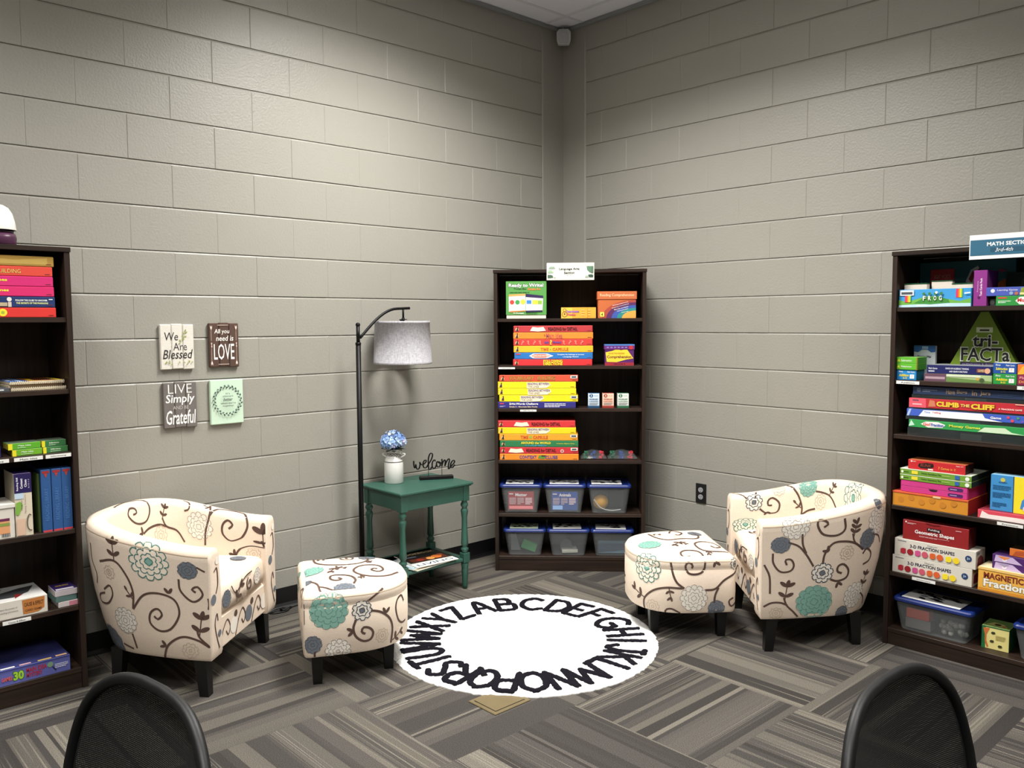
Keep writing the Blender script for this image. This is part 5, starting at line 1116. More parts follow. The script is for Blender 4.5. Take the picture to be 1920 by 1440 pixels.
bin_(FC, 'clear bin with blue lid and a yellow ball inside, corner bookcase fifth shelf, right end', .549, zb, .262, .25, hb)
sheet(FC, 'black and white picture sheet on the lid of the Matter bin', .062, .035, zb+hb+.002, .165, .13, 1); sheet(FC, 'black and white picture sheet on the lid of the Animals bin', .325, .035, zb+hb+.002, .175, .13, 2); sheet(FC, 'black and white picture sheet on the lid of the bin with the yellow ball', .575, .035, zb+hb+.002, .18, .13, 3)
mb = MB(); mb.ball((0, 0, .046), .046, M('#d9a233', .5), 24, 14); content(FC, 'toy_ball', 'yellow ball inside the clear bin at the right end of the fifth shelf', 'ball', .632, .085, zb+.012, mb)
mb = MB(); mb.box(0, .10, 0, .02, 0, .11, '#2d3a3c'); content(FC, 'dark_card', 'dark card standing in the clear bin beside the yellow ball', 'card', .675, .16, zb+.008, mb)
mb = MB(); q = smooth_path([(0, 0, .07), (.04, 0, .02), (.10, 0, .004), (.16, 0, .01)], .01); mb.tube([tuple(p) for p in q], .0035, M('#c9ccc8', .4), 6); content(FC, 'plastic_tube', 'thin white plastic tube curled in the bin below the yellow ball', 'tube', .590, .045, zb+.010, mb)
zb = .0895; hb = .160
bin_(FC, 'clear bin with blue lid and a green block inside, corner bookcase bottom shelf, left end', .047, zb, .256, .25, hb); bin_(FC, 'clear bin with blue lid holding a grey disc, corner bookcase bottom shelf, middle', .309, zb, .256, .25, hb); bin_(FC, 'clear bin with blue lid holding blue-grey papers, corner bookcase bottom shelf, right end', .571, zb, .256, .25, hb)
sheet(FC, 'picture sheet with a green edge on the lid of the bin holding the green block', .085, .03, zb+hb+.002, .17, .13, 4, '#c3d3b8'); sheet(FC, 'picture sheet on the lid of the middle bottom bin', .345, .03, zb+hb+.002, .17, .13, 5); sheet(FC, 'picture sheet on the lid of the right-hand bottom bin', .600, .03, zb+hb+.002, .18, .13, 6)
mb = MB(); mb.prism([(0, .03), (.085, 0), (.10, .045), (.02, .08)], 0, .03, M('#3f9a55', .6)); content(FC, 'green_block', 'green block lying tilted inside the left bottom bin', 'block', .150, .060, zb+.010, mb)
mb = MB(); mb.prism([(0, 0), (.06, 0), (.03, .10), (0, .10)], 0, .02, M('#8f969a', .6)); content(FC, 'grey_card', 'grey card standing inside the left bottom bin behind the green block', 'card', .088, .11, zb+.008, mb)
mb = MB(); mb.prism([(.036*math.cos(k*PI/12), .036+.036*math.sin(k*PI/12)) for k in range(24)], 0, .02, M('#5f666c', .5)); content(FC, 'grey_disc', 'grey disc standing inside the middle bottom bin', 'disc', .425, .10, zb+.010, mb)
mb = MB(); mb.box(0, .095, 0, .10, 0, .018, '#c9c9bd'); content(FC, 'paper_stack', 'short stack of cream papers lying inside the middle bottom bin', 'paper', .400, .045, zb+.010, mb, .1)
mb = MB(); mb.box(0, .17, 0, .012, 0, .075, '#5f7f93'); mb.prism([(0, .01), (.17, .03), (.17, .06), (0, .06)], -.004, -.001, M('#3d4f66')); content(FC, 'folder', 'blue-grey folder standing inside the right-hand bottom bin', 'folder', .615, .05, zb+.010, mb)
# section signs
t = MB(); t.box(0, .276, 0, .0015, 0, .100, '#dcded2', c=.0004); P = Plane(t, (0, 0, 0), (.276, 0, 0), (0, 0, .1))
P.draw([('r', .01, .86, .98, .09, '#cfd0cc'), ('r', .01, .05, .98, .05, '#dcdcd6'), ('t', 'Language Arts', .26, .55, .43, .16, '#1c2022', .02), ('t', 'Section', .365, .36, .22, .14, '#1c2022', .02), ('t', '4th - 5th', .42, .25, .10, .05, '#4a4f50'), ('p', [(.04, .66), (.18, .66), (.16, .78), (.07, .78)], '#8fa392'), ('p', [(.02, .42), (.15, .42), (.10, .58), (.04, .56)], '#9dbb98'), ('p', [(.02, .12), (.14, .16), (.12, .28), (.08, .31), (.02, .31)], '#4a6353'),
        ('p', [(.98, .40), (.98, .80), (.84, .80), (.85, .60), (.90, .46)], '#5d8066'), ('l', [(.955, .80), (.95, .5), (.955, .3)], .002, '#2a3a30'), ('p', [(.88, .18), (.97, .16), (.98, .28), (.93, .33), (.87, .30)], '#3a5244'), ('p', [(.80, .16), (.87, .15), (.87, .24), (.83, .26)], '#9aae9b'), ('p', [(.14, .14), (.20, .12), (.17, .2)], '#a9b3a6')])
tag(t.build('section_sign', None, FC.P(.311, -.0062, 1.730), FC.a), 'white leafy card sign reading Language Arts Section, fixed to the top of the corner bookcase', 'sign')
t = MB(); t.box(0, .30, 0, .0015, 0, .101, '#e9ebec', c=.0004); P = Plane(t, (0, 0, 0), (.30, 0, 0), (0, 0, .101)); P.draw([('r', .012, .15, .976, .64, '#2f6480'), ('t', 'MATH SECTION', .225, .52, .55, .16, '#f2f4f5', .03), ('r', .27, .27, .46, .18, '#245068'), ('t', '3rd-4th', .33, .28, .22, .15, '#eef1f2', {'shear': .3})])
tag(t.build('section_sign', None, FR_.P(.320, -.0062, 1.7385), FR_.a), 'blue and white card sign reading Math Section, fixed to the top of the right bookcase', 'sign')
# ------------------------------------------------------------------ right bookcase
D3 = .24
z = ZR[5]
carton(FR_, 'large teal box with fish pictures behind the frog box, right bookcase top shelf', .03, z+.0005, .40, .205, .03, .225, '#1f5a5e', [('r', .12, .50, .26, .34, '#b5262e'), ('r', .13, .515, .24, .31, '#c8323a'), ('t', 'SIGHT WORDS', .16, .63, .18, .09, '#e9a08a', .01), ('t', 'GAME BOX', .19, .55, .12, .05, '#e9a08a'), ('p', [(.50, .55), (.55, .80), (.62, .88), (.68, .70), (.62, .50), (.56, .46)], '#c9c9c0'), ('p', [(.53, .6), (.57, .78), (.60, .7), (.56, .52)], '#8a2a2a'), ('p', [(.62, .8), (.65, .84), (.67, .6), (.63, .55)], '#2a2a2a'), ('p', [(.80, .34), (.84, .52), (.90, .58), (.95, .45), (.93, .30)], '#d9782a'), ('p', [(.72, .5), (.78, .56), (.82, .48), (.76, .42)], '#e0c83a'), ('p', [(.80, .72), (.86, .80), (.92, .74)], '#8a2a4a')], side='#174548')
t = thing('display_box', 'open blue and green frog-lettered box with rainbow corners, right bookcase top shelf', 'box', FR_.P(.024, .02, z), 0)
mb = MB(); bl = M('#3f9ad6')
mb.box(0, .300, 0, .003, 0, .078, bl); mb.box(0, .300, .157, .160, 0, .078, bl); mb.box(0, .003, .003, .157, 0, .078, bl); mb.box(.297, .300, .003, .157, 0, .078, bl); mb.box(.003, .297, .003, .157, 0, .003, bl)
P = Plane(mb, (0, 0, 0), (.300, 0, 0), (0, 0, .078))
P.draw([('p', [(0, .0), (1, 0), (1, .45), (.85, .30), (.62, .48), (.45, .62), (.3, .5), (.12, .30), (0, .42)], '#6fb04a'), ('p', [(0, 0), (1, 0), (1, .18), (.7, .20), (.3, .16), (0, .12)], '#bcdcf0'), ('p', [(.22, .22), (.35, .50), (.55, .60), (.70, .40), (.72, .22), (.45, .14)], '#3f8a3a')]
       + [('r', u+.018*k, v, .018, h, c) for u, v, h in ((.80, .5, .48), (.09, .28, .42)) for k, c in enumerate(('#d2307a', '#e04a3a', '#f0902c', '#f2d83a', '#6fbf4a'))]
       + [('r', .02, .66, .20, .30, '#dfe6ec'), ('r', .04, .72, .16, .14, '#4a4f55')]+[('o', c, .35+.075*k, .36, .040, .26, '#f2f4ea', '#2f5a2a', .02, .05) for k, c in enumerate('FROG')]+[('d', .365+.08*k, .74, .08, '#3f7a35') for k in range(4)]+[('d', .54, .80, .07, '#eef0e6'), ('t', 'Classroom Literacy Game Kit', .26, .045, .46, .08, '#f4fafc', .02), ('p', [(.92, .68), (1, .72), (1, .78), (.92, .76)], '#e9f2f8')])
mb.build('box_body', t)
for k, (x, w, h) in enumerate(((.006, .100, .098), (.112, .088, .108), (.208, .086, .092))):
    mb = MB(); mb.box(0, w, 0, .028, 0, h, '#ddd3c6', c=.002, top=M('#1f5a34')); mb.box(-.001, w+.001, -.0015, .0295, h, h+.004, '#1f5a34', c=.001)
    tag(mb.build('paper_packet', None, FR_.P(.027+x, .050+.03*(k == 1), z+.0035), 0, ), ('thick green-topped paper packet, nearest the pencils in the open frog box', 'thick green-topped paper packet, tallest, in the middle of the open frog box', 'thick green-topped paper packet, nearest the purple box in the open frog box')[k], 'paper packet', 'paper packets in the open box')
for k, (x, c) in enumerate(((.0, '#c9682a'), (.014, '#3f78b8'))):
    mb = MB(); mb.lathe([(.0045, 0), (.0045, .105), (.001, .125)], c, 8); o = mb.build('pencil', None, FR_.P(.034+x, .20, z+.0005)); tag(o, ('orange pencil standing behind the frog box at the left side panel', 'blue pencil standing behind the frog box beside the orange pencil')[k], 'pencil', 'pencils behind the frog box')
carton(FR_, 'purple box standing upright beside the frog box on the right bookcase top shelf', .332, z, .052, .150, .13, .022, '#8a2f86', [('t', 'Task Cards Pack', .48, .28, .16, .50, '#f0dff0', {'rot': 90, 'bold': .02}), ('t', 'Fractions', .26, .40, .10, .30, '#e2c0e2', {'rot': 90}), ('d', .42, .24, .035, '#4a1a4a')], top='#a86aa0', side='#6f2a6a')
carton(FR_, 'dark green box standing at the back of the top shelf behind the purple box', .40, z, .10, .145, .03, .20, '#1c2f1c', [('r', .60, .62, .3, .2, '#3a4a34')])
carton(FR_, 'small grey tin on the top shelf between the purple box and the green board game', .388, z, .030, .030, .05, .05, '#70757a', [('d', .3, .5, .3, '#c9ccd0')], name='tin', cat='tin')
carton(FR_, 'green board game with white oval, under the blue one, right bookcase top shelf', .421, z, .40, .040, .22, .018, '#2f9440', [('r', .02, .74, .08, .14, '#d8433a'), ('s', .02, .25, .12, .3, 2, '#dcefdc', 3), ('p', [(.18, .5), (.22, .88), (.34, .95), (.5, .88), (.5, .12), (.34, .05), (.22, .12)], '#eef0ea'), ('t', 'Multiplication', .20, .25, .28, .5, '#d2303a', .04)], top='#2a7a38', group='board games on the right bookcase')
carton(FR_, 'blue board game lying above the green board game, right bookcase top shelf', .382, z+.0405, .42, .036, .24, .020, '#4a5ab4', [('d', .06, .6, .22, '#e9ecf6'), ('t', 'Learning Games', .10, .52, .18, .26, '#e2e6f4', .01), ('p', [(.30, .05), (.31, .9), (.42, .95), (.52, .8), (.55, .3), (.5, .05)], '#8a9a3a'), ('r', .30, .12, .24, .22, '#eee29a'), ('d', .27, .26, .2, '#b06a4a'), ('d', .225, .3, .2, '#8fa8c8')], top='#3a4a9a', group='board games on the right bookcase')
# second shelf
z = ZR[4]
t = thing('triangular_game_box', 'tall green triangular game box with black title, right bookcase second shelf', 'box', FR_.P(.165, .150, z), 0)
mb = MB(); gt = M('#688227', .5, .3, bump=.15, bscale=40); mb.prism([(0, 0), (.345, 0), (.188, .302), (.157, .302)], 0, .045, gt)
P = Plane(mb, (0, 0, 0), (.345, 0, 0), (0, 0, .302)); P.draw([('l', [(.2, .2), (.35, .3), (.42, .45)], .0012, '#5f7a28'), ('l', [(.6, .55), (.7, .4), (.85, .2)], .0012, '#5f7a28'), ('l', [(.35, .4), (.5, .62), (.48, .85)], .0012, '#5f7a28'), ('r', .41, .705, .19, .075, '#b9c3a0'), ('r', .45, .725, .11, .025, '#2b2b20'),
   ('o', 'tri-', .37, .50, .29, .17, '#16141a', '#c9cfbd', .02, .07), ('o', 'FACTa', .24, .295, .56, .19, '#16141a', '#c9cfbd', .02, .07), ('p', [(.23, .21), (.78, .205), (.79, .275), (.235, .275)], '#241a38'), ('t', 'multiplication & division game', .26, .225, .48, .035, '#9a90b8'), ('p', [(.18, .17), (.38, .165), (.62, .12), (.2, .10)], '#1c1620'), ('t', 'Math', .22, .115, .14, .05, '#d9d4e0', {'shear': .2})]); mb.build('box_body', t)
carton(FR_, 'white and blue card pack standing behind the small green boxes, right bookcase', .046, z, .095, .152, .018, .145, '#b9c0c4', [('p', [(0, .82), (0, 1), (1, 1), (1, .82), (.8, .80), (.62, .88), (.38, .88), (.2, .80)], '#2a5a98'), ('r', .38, .90, .28, .08, '#8aa4c4'), ('t', 'Division War', .18, .64, .64, .07, '#1f2a3a', .02)], name='card_pack', cat='card pack')
FG = 'flash card boxes on the second shelf'
def flash(x, zz, w, h, front, label, title, tc, y=.024, side=None, num=True): 
    a = [('t', 'Flash Cards', .55, .72, .36, .16, '#f2f6fa', .01), ('t', 'Sharp', .10, .70, .22, .2, '#e9eef2', {'bold': .02, 'shear': .2}), ('t', title, .12, .34, .50, .26, tc, {'bold': .03, 'shear': .15})]+([('r', .68, .16, .22, .40, '#f2f2ee'), ('t', '7', .75, .22, .07, .26, '#d98a9a')] if num else [])+[('t', '0-12', .34, .10, .2, .18, tc, .03)]
    carton(FR_, label, x, zz, w, h, .09, y, front, a, top='#d8dcd6', side=side or front, name='flash_card_box', group=FG)
flash(.016+.006, z, .086, .046, '#1f86c9', 'blue flash card box under two bright green ones, right bookcase second shelf', 'Addition', '#f2dc3a', side='#1f5f7a')
for k, s in enumerate(('Multiplication', 'Subtraction')):
    carton(FR_, ('bright green flash card box directly on the blue one, right bookcase second shelf', 'topmost bright green flash card box of the small pile, right bookcase second shelf')[k], .022, z+.0463+k*.0283, .092, .028, .10, .020, '#5cb02c', [('p', [(.03, .3), (.10, .8), (.17, .3)], '#d8d23a'), ('t', s, .22, .32, .50, .34, '#eef6e4', .01), ('r', .95, 0, .03, 1, '#b5482a')], top='#7aa85a', side='#3f8a2a', name='flash_card_box', group=FG)
carton(FR_, 'pale green and maroon flat box under the navy kit, right bookcase second shelf', .135, z, .275, .033, .20, .040, '#a9bf8a', [('r', 0, 0, .34, 1, '#6a4a5c'), ('r', .02, .3, .30, .3, '#b59aa6'), ('p', [(.34, .6), (1, .25), (1, 0), (.34, 0)], '#6a8a4a'), ('r', .34, .68, .5, .28, '#d5dfc0'), ('d', .86, .35, .3, '#4a5a3a'), ('d', .80, .5, .2, '#c9a04a')], top='#8a8f80')
carton(FR_, 'navy kit with white print, lying on the pale green and maroon flat box', .145, z+.0333, .262, .038, .21, .042, '#1b1f5c', [('t', 'Math Games', .03, .5, .14, .22, '#e6e8f4', .01), ('s', .03, .15, .16, .26, 1, '#e6e8f4', 3), ('t', 'HANDS-ON ALGEBRAIC THINKING', .30, .54, .36, .2, '#e6e8f4', .02), ('t', 'AND GRAPH FUNCTIONS', .36, .2, .28, .2, '#e6e8f4', .02), ('r', .78, .3, .15, .4, '#8a4a3a'), ('t', 'GAMES', .80, .36, .09, .28, '#d9cfa0', .01), ('d', .94, .5, .30, '#d9a88a')], top='#8b9090', side='#5f8a70')
flash(.419, z, .088, .044, '#2a9442', 'green flash card box under the royal blue one, right bookcase second shelf', 'Addition', '#f2e03a')
flash(.418, z+.0445, .088, .044, '#1f4fa0', 'royal blue flash card box on the green one, right bookcase second shelf', 'Subtraction', '#e8e43a')
carton(FR_, 'maroon flash card box under the orange one at the frame edge of the second shelf', .509, z, .088, .043, .09, .024, '#8a2448', [('t', 'Flash', .1, .6, .4, .24, '#f0a0a8', .02), ('t', 'Division', .08, .2, .7, .24, '#f2a05a', .02)], top='#c9c4bc', name='flash_card_box', group=FG)
carton(FR_, 'orange flash card box on the maroon one at the frame edge of the second shelf', .509, z+.0435, .088, .042, .09, .024, '#ef7a2c', [('p', [(0, 0), (.5, .1), (.8, .6), (.6, 1), (.2, .8)], '#f0b03c'), ('p', [(.4, .3), (.9, .2), (1, .9), (.7, .8)], '#d9401f')], top='#4a5aa0', name='flash_card_box', group=FG)
# third shelf: four long game packs
z = ZR[3]
CL = clear_mat('clear_tray', '#6f7a7a', .10, .15)
RP = [(.082, .034, '#2f9a4e', 'green game pack, bottom of four long packs on the right bookcase third shelf', [('p', [(0, .1), (.02, .95), (.05, .3)], '#bfe0d0'), ('p', [(.10, .5), (.14, .85), (.24, .9), (.30, .6), (.28, .2), (.16, .1)], '#e9e6e2'), ('t', 'Go!', .12, .3, .06, .42, '#d8433a', .04), ('t', 'Fraction', .185, .28, .10, .4, '#3a5ab0', .04), ('t', 'Money Games', .33, .3, .24, .42, '#d9e04a', .03), ('p', [(.55, .1), (.6, .7), (.75, .8), (.8, .3), (.9, .1)], '#cfe6c4'), ('t', 'Game', .92, .4, .07, .3, '#f0f4ea', .01)]),
      (.072, .031, '#3f5fc0', 'blue and white long game pack with red circles, right bookcase third shelf', [('p', [(.0, .0), (.02, .98), (.04, .98), (.02, .0)], '#a9bfe8'), ('p', [(.10, .02), (.14, .92), (.60, .98), (.62, .4), (.75, .02)], '#f2f2f4'), ('t', 'Time', .145, .5, .05, .3, '#5a7ad0', .02), ('t', 'Telling', .21, .5, .07, .3, '#d85a6a', .02), ('t', 'Game', .66, .38, .08, .34, '#f2f4fa', .03), ('d', .79, .72, .18, '#e0455a'), ('d', .82, .30, .20, '#e0455a'), ('d', .86, .7, .16, '#4aa05a'), ('d', .89, .28, .18, '#6a5ac0')]),
      (.081, .041, '#c02a34', 'red long game pack with big yellow letters, right bookcase third shelf', [('r', 0, 0, .14, 1, '#e0596a'), ('r', .03, .7, .05, .14, '#6a4a5a'), ('s', .03, .22, .09, .26, 1, '#f4c8cc', 6), ('p', [(.16, .15), (.17, .9), (.21, .8), (.22, .2)], '#c97a5a'), ('o', 'CLIMB', .225, .24, .18, .54, '#f2c63c', '#8a4a1a', .05, .06), ('o', 'THE', .415, .36, .07, .30, '#f0cf6a', '#8a4a1a', .03, .05), ('o', 'CLIFF', .495, .20, .175, .56, '#f2c63c', '#8a4a1a', .05, .06), ('t', 'A TRACKING GAME', .70, .32, .17, .17, '#f6e4e0', .02), ('r', .82, .9, .18, .08, '#e9c9b0')]),
      (.096, .036, '#1f3050', 'dark navy game pack, topmost of four long packs, right bookcase third shelf', [('d', .05, .55, .26, '#59637a'), ('s', .08, .3, .12, .4, 2, '#6a7488', 7)]+[('t', s, u, .2, w, .6, '#7a6a5c', .03) for s, u, w in (('Have', .27, .07), ('Bugs', .355, .08), ('In', .47, .04), ('Jars', .53, .08))]+[('s', .66, .3, .16, .3, 2, '#2f4466', 8), ('p', [(.84, .1), (.85, .9), (.95, .95), (.96, .15)], '#3a4250')])]
zz = [.0335, .0880, .1270, .1855]
for k, (x, h, c, l, a) in enumerate(RP):
    carton(FR_, l, x, z+zz[k]+(.0 if k else .004), .52, h, .20, .022, c, a, top=c, group='long game packs on the third shelf', name='game_pack')
    mb = MB(); x0, w_ = x-.008, .53; zt = z+zz[k]+(.0 if k else .004); hh = (zt-(z+.0005 if k == 0 else z+zz[k-1]+(.0 if k > 1 else .004)+RP[k-1][1]+.0006))
    for bx in ((0, w_, 0, .0015), (0, w_, .2005, .202), (0, .0015, .0015, .2005), (w_-.0015, w_, .0015, .2005)): mb.box(bx[0], bx[1], bx[2], bx[3], 0, hh-.0008, CL, c=.0003)
    mb.box(w_*.42, w_*.58, -.003, -.0004, .002, hh*.75, CL, c=.0008)
    tag(mb.build('clear_tray', None, FR_.P(x0+(.004), .021, zt-hh), 0), ('shallow clear tray under the green game pack, resting on the third shelf', 'shallow clear tray under the blue and white game pack', 'shallow clear tray under the red game pack', 'shallow clear tray under the dark navy game pack')[k], 'tray', 'clear plastic trays between the game packs')
# fourth shelf
z = ZR[2]
carton(FR_, 'wide wood-orange box with red ends under the magenta drawer box, right bookcase', .024, z, .320, .066, .24, .012, M('#cf8a2e', .5, .3, bump=.2, bscale=30), [('d', .12+.14*k, .45+.2*(k % 2), .20, '#c27d28') for k in range(6)]+[('r', 0, .90, 1, .10, '#d9583a'), ('r', .55, .86, .10, .12, '#e9c9a0')], top='#d9583a', side='#9a1f22')
t = thing('drawer_box', 'magenta two-drawer box with purple tabs, right bookcase fourth shelf', 'box', FR_.P(.055, .018, z+.0663), 0)
mb = MB(); mb.box(0, .285, .003, .22, 0, .053, '#b52a72', c=.001); mb.build('case', t)
for k in (0, 1):
    mb = MB(); z0 = .0015+k*.0258; mb.box(.003, .282, 0, .0028, z0, z0+.0245, '#c93a84', c=.0006); P = Plane(mb, (.003, 0, z0), (.279, 0, 0), (0, 0, .0245)); P.draw([('p', [(.72, .3), (.74, .16), (.92, .16), (.94, .3), (.94, .62), (.92, .76), (.74, .76), (.72, .62)], '#4a2360'), ('s', .75, .32, .17, .25, 1, '#c9a8d8', 4)])
    if k == 0: P.poly([(.43, .99), (.45, .70), (.48, .62), (.52, .62), (.55, .70), (.57, .99)], '#2a0d1c')
    mb.build('drawer', t)
for k in (0, 1):
    carton(FR_, ('slim green tile box, lower of the pair under the red card game box', 'slim green tile box, upper of the pair under the red card game box')[k], .053, z+.1197+k*.0262, .300, .026, .22, .016, '#6f9c34', [('r', 0, .90, 1, .10, '#e9efdd'), ('d', .035, .45, .22, '#e6eed8'), ('s', .05, .3, .10, .3, 1, '#3a5a20', 5), ('r', .17, .22, .09, .56, '#e6d23a'), ('t', 'Fraction Equivalency Tiles', .31, .32, .28, .34, '#1f3a18', .02), ('s', .60, .34, .12, .24, 1, '#a8c46a', 2), ('r', .78, .18, .06, .6, '#2f62b0'), ('d', .945, .45, .34, '#e9eee0')], top='#e2e6da', side='#1d2a38', name='tile_box', group='slim green tile boxes')
carton(FR_, 'red card game box with black scribbled title on top of the green tile boxes', .085, z+.1723, .240, .042, .10, .022, '#c4262c', [('d', .06, .84, .10, '#f0c8c0'), ('s', .08, .78, .10, .12, 1, '#f0c8c0', 3), ('p', [(.18, .4), (.20, .68), (.34, .82), (.45, .78), (.46, .45), (.38, .22), (.22, .22)], '#1a1210'), ('t', 'BLINK', .22, .38, .20, .3, '#8a3a2a', {'bold': .01, 'shear': .3}), ('r', .36, .08, .09, .16, '#f2d8c8'), ('t', '7 Games in 1!', .54, .28, .30, .26, '#f2b04a', .01), ('t', 'Ages 6+', .84, .74, .13, .14, '#f6e4dc', .01)], top='#b5683a', side='#2a1210')
carton(FR_, 'pink and white flat game box under the blue and yellow box, right bookcase', .382, z+.0, .42, .036, .23, .014, '#d84a5c', [('p', [(.02, .05), (.04, .9), (.1, .55), (.35, .6), (.6, .55), (.95, .6), (.97, .05)], '#f4e6e2'), ('p', [(.5, .1), (.55, .4), (.8, .45), (.95, .1)], '#f0d8a0')], top='#8a2a3a')
carton(FR_, 'blue and yellow box standing on the pink and white flat box, right bookcase', .420, z+.0365, .30, .152, .06, .040, '#3f8fcc', [('r', .29, 0, .71, 1, '#f2de2c'), ('r', .285, 0, .012, 1, '#1f3a68'), ('d', .155, .87, .06, '#c9c05a'), ('t', 'ALGEBRA', .10, .78, .11, .04, '#1f4a7a', .02), ('s', .03, .58, .23, .14, 3, '#1f5a8a', 3), ('s', .03, .36, .23, .16, 4, '#1f5a8a', 4), ('s', .03, .10, .18, .14, 3, '#1f5a8a', 6), ('d', .50, .76, .12, '#e2d8e2'), ('p', [(.38, .14), (.40, .36), (.48, .56), (.62, .62), (.72, .40), (.70, .20)], '#3f86c9'), ('d', .46, .15, .09, '#d9d2e0')], top='#9ac8e2', side='#e9e06a')
# fifth shelf
z = ZR[1]
SHP = [('r', '#b5283a'), ('d', '#9a1f2a'), ('r', '#c9508a'), ('d', '#c9566a'), ('r', '#d9622c'), ('d', '#d9602f'), ('r', '#f2dc2c'), ('d', '#f0d42c')]
for k in (0, 1):
    a = [('t', 'Magnetic', .42, .79, .12, .08, '#26324f'), ('t', '3-D FRACTION SHAPES', .20, .56, .55, .19, '#1f2340', .02), ('s', .04, .84, .12, .07, 1, '#6a7488', 2), ('d', .915, .55, .17, '#24406a'), ('t', '3+', .897, .48, .036, .14, '#c8d4e6', .02)]
    for i, (s, c) in enumerate(SHP):
        u = .08+.093*i+(.01 if i > 5 else 0)
        a += [('p', [(u, .18), (u, .42), (u+.03, .48), (u+.068, .46), (u+.070, .22), (u+.045, .14)], c), ('p', [(u+.042, .16), (u+.070, .22), (u+.068, .46), (u+.042, .40)], c) ] if s == 'r' else [('d', u+.032, .31, .175, c)]
    carton(FR_, ('white box with coloured solids, resting directly on the right bookcase fifth shelf', 'white box with coloured solids, stacked between its twin and the dark red box')[k], .030+.008*k, z+k*.0795, .338+.005*k, .079, .11, .016, '#d9d3c8', a, top='#cfc9be', side='#b5aca2', sideart=[('p', [(.15, .15), (.2, .6), (.5, .7), (.8, .5), (.85, .15)], '#6a1f2a'), ('r', .1, .78, .3, .12, '#6a7078')], name='activity_box', group='white boxes of fraction shapes')
carton(FR_, 'dark red box with white lettering, on top of the two white boxes with coloured solids', .070, z+.1595, .278, .088, .09, .022, '#8f1c20', [('r', .38, .57, .21, .18, '#1a1214'), ('t', 'Folding', .40, .60, .17, .12, '#e9dede', .01), ('t', 'Geometric Shapes', .19, .32, .60, .24, '#f2ecea', .025), ('s', .26, .22, .46, .07, 2, '#e0b0b0', 3), ('d', .05, .90, .045, '#e9d8d8'), ('s', .07, .80, .14, .08, 2, '#e0c0c0', 8), ('s', .81, .80, .12, .06, 1, '#e9c0c0', 9), ('p', [(.36, .96), (.36, 1), (.58, 1), (.58, .96), (.47, .90)], '#7a1418')], top='#6a1518', side='#5a1014', name='activity_box')
carton(FR_, 'yellow-orange box with brown and white lettering, right bookcase fifth shelf', .392, z, .36, .100, .12, .016, '#e9b04a', [('t', 'MAGNETIC', .06, .54, .42, .27, '#7a2f1f', .04), ('o', 'Fraction Circles', .06, .20, .86, .33, '#f4f0e6', '#6a5a3a', .035, .05), ('r', 0, 0, 1, .09, '#d98f2c'), ('r', 0, .10, 1, .012, '#a86a22'), ('d', .60, .72, .13, '#a83a24'), ('r', 0, .9, 1, .1, '#f0c878')], top='#efe0b8', side='#e0a040', name='activity_box')
for k in (0, 1):
    carton(FR_, ('purple card game box lying directly on the yellow-orange box on the fifth shelf', 'purple card game box on top of its twin above the yellow-orange box')[k], .440, z+.1003+k*.0308, .26, .030, .09, .030, '#4a2368', [('p', [(.03, .02), (.05, .92), (.30, .88), (.36, .5), (.44, .02)], '#c9b4dc'), ('d', .18, .45, .32, '#e9e2ec'), ('p', [(.08, .8), (.14, .85), (.26, .8), (.18, .35)], '#e0894a' if k else '#a89ab8'), ('t', 'Genius', .52, .22, .34, .5, '#d9c9ea', .04)], top='#3a1d52', side='#3a1d52', name='card_game_box', group='purple card game boxes')
carton(FR_, 'small orange box with green dot on top of the two purple boxes', .500, z+.1619, .15, .032, .07, .045, '#d9742c', [('p', [(.08, .1), (.15, .7), (.35, .8), (.45, .3)], '#b5522a'), ('d', .52, .3, .22, '#4a9a3a')], top='#3a2a1a')
# bottom shelf
z = ZR[0]
bin_(FR_, 'wide clear bin with blue lid, left end of the bottom shelf of the right bookcase', .036, z+.0005, .340, .22, .148, .012)
sheet(FR_, 'large picture sheet on the lid of the wide bin in the right bookcase', .070, .030, z+.151, .25, .15, 11)
mb = MB(); mb.box(0, .10, 0, .05, 0, .045, '#d9553a'); content(FR_, 'orange_box', 'orange box inside the wide bin in the right bookcase', 'box', .085, .05, z+.055, mb); mb = MB(); mb.box(0, .11, 0, .06, 0, .045, '#6f6a68'); content(FR_, 'grey_box', 'grey box under the orange one inside the wide bin', 'box', .083, .048, z+.009, mb)
mb = MB(); rg = random.Random(4)
for k in range(26): mb.ball((rg.uniform(.015, .125), rg.uniform(.01, .05), .012+.018*(k//9)), .012, M(rg.choice(('#b9b6ae', '#9a9c98', '#8a8478')), .6), 8, 5)
tag(content(FR_, 'counting_pieces', 'heap of pale counting pieces inside the wide bin in the right bookcase', 'counters', .205, .055, z+.009, mb), kind='stuff')
mb = MB(); mb.box(0, .105, 0, .11, 0, .098, '#e0d58a', c=.001, top=M('#6a8a4a'), side=M('#1d5a34'))
P = FACE(mb, .105, .098); P.draw([('r', 0, 0, .14, 1, '#1d6a38'), ('p', [(.05, .9), (.12, .6), (.12, .3), (.2, .05), (.26, .1), (.18, .35), (.18, .62), (.3, .92)], '#c9703a'), ('r', .1, .95, .9, .05, '#1d6a38')]+[('p', [(x, y), (x+.04, y+.07), (x+.14, y+.07), (x+.17, y+.01), (x+.12, y-.04), (x+.04, y-.04)], '#3a3a22') for x, y in ((.34, .72), (.30, .34), (.60, .18))]+[('s', .52, .45, .36, .22, 3, '#a89a5a', 3)])
Plane(mb, (0, 0, .098), (.105, 0, 0), (0, .11, 0)).draw([('p', [(.1, .2), (.3, .6), (.7, .5), (.9, .15)], '#c9c070'), ('d', .5, .35, .12, '#3a3a22'), ('d', .75, .25, .08, '#c96a3a')])
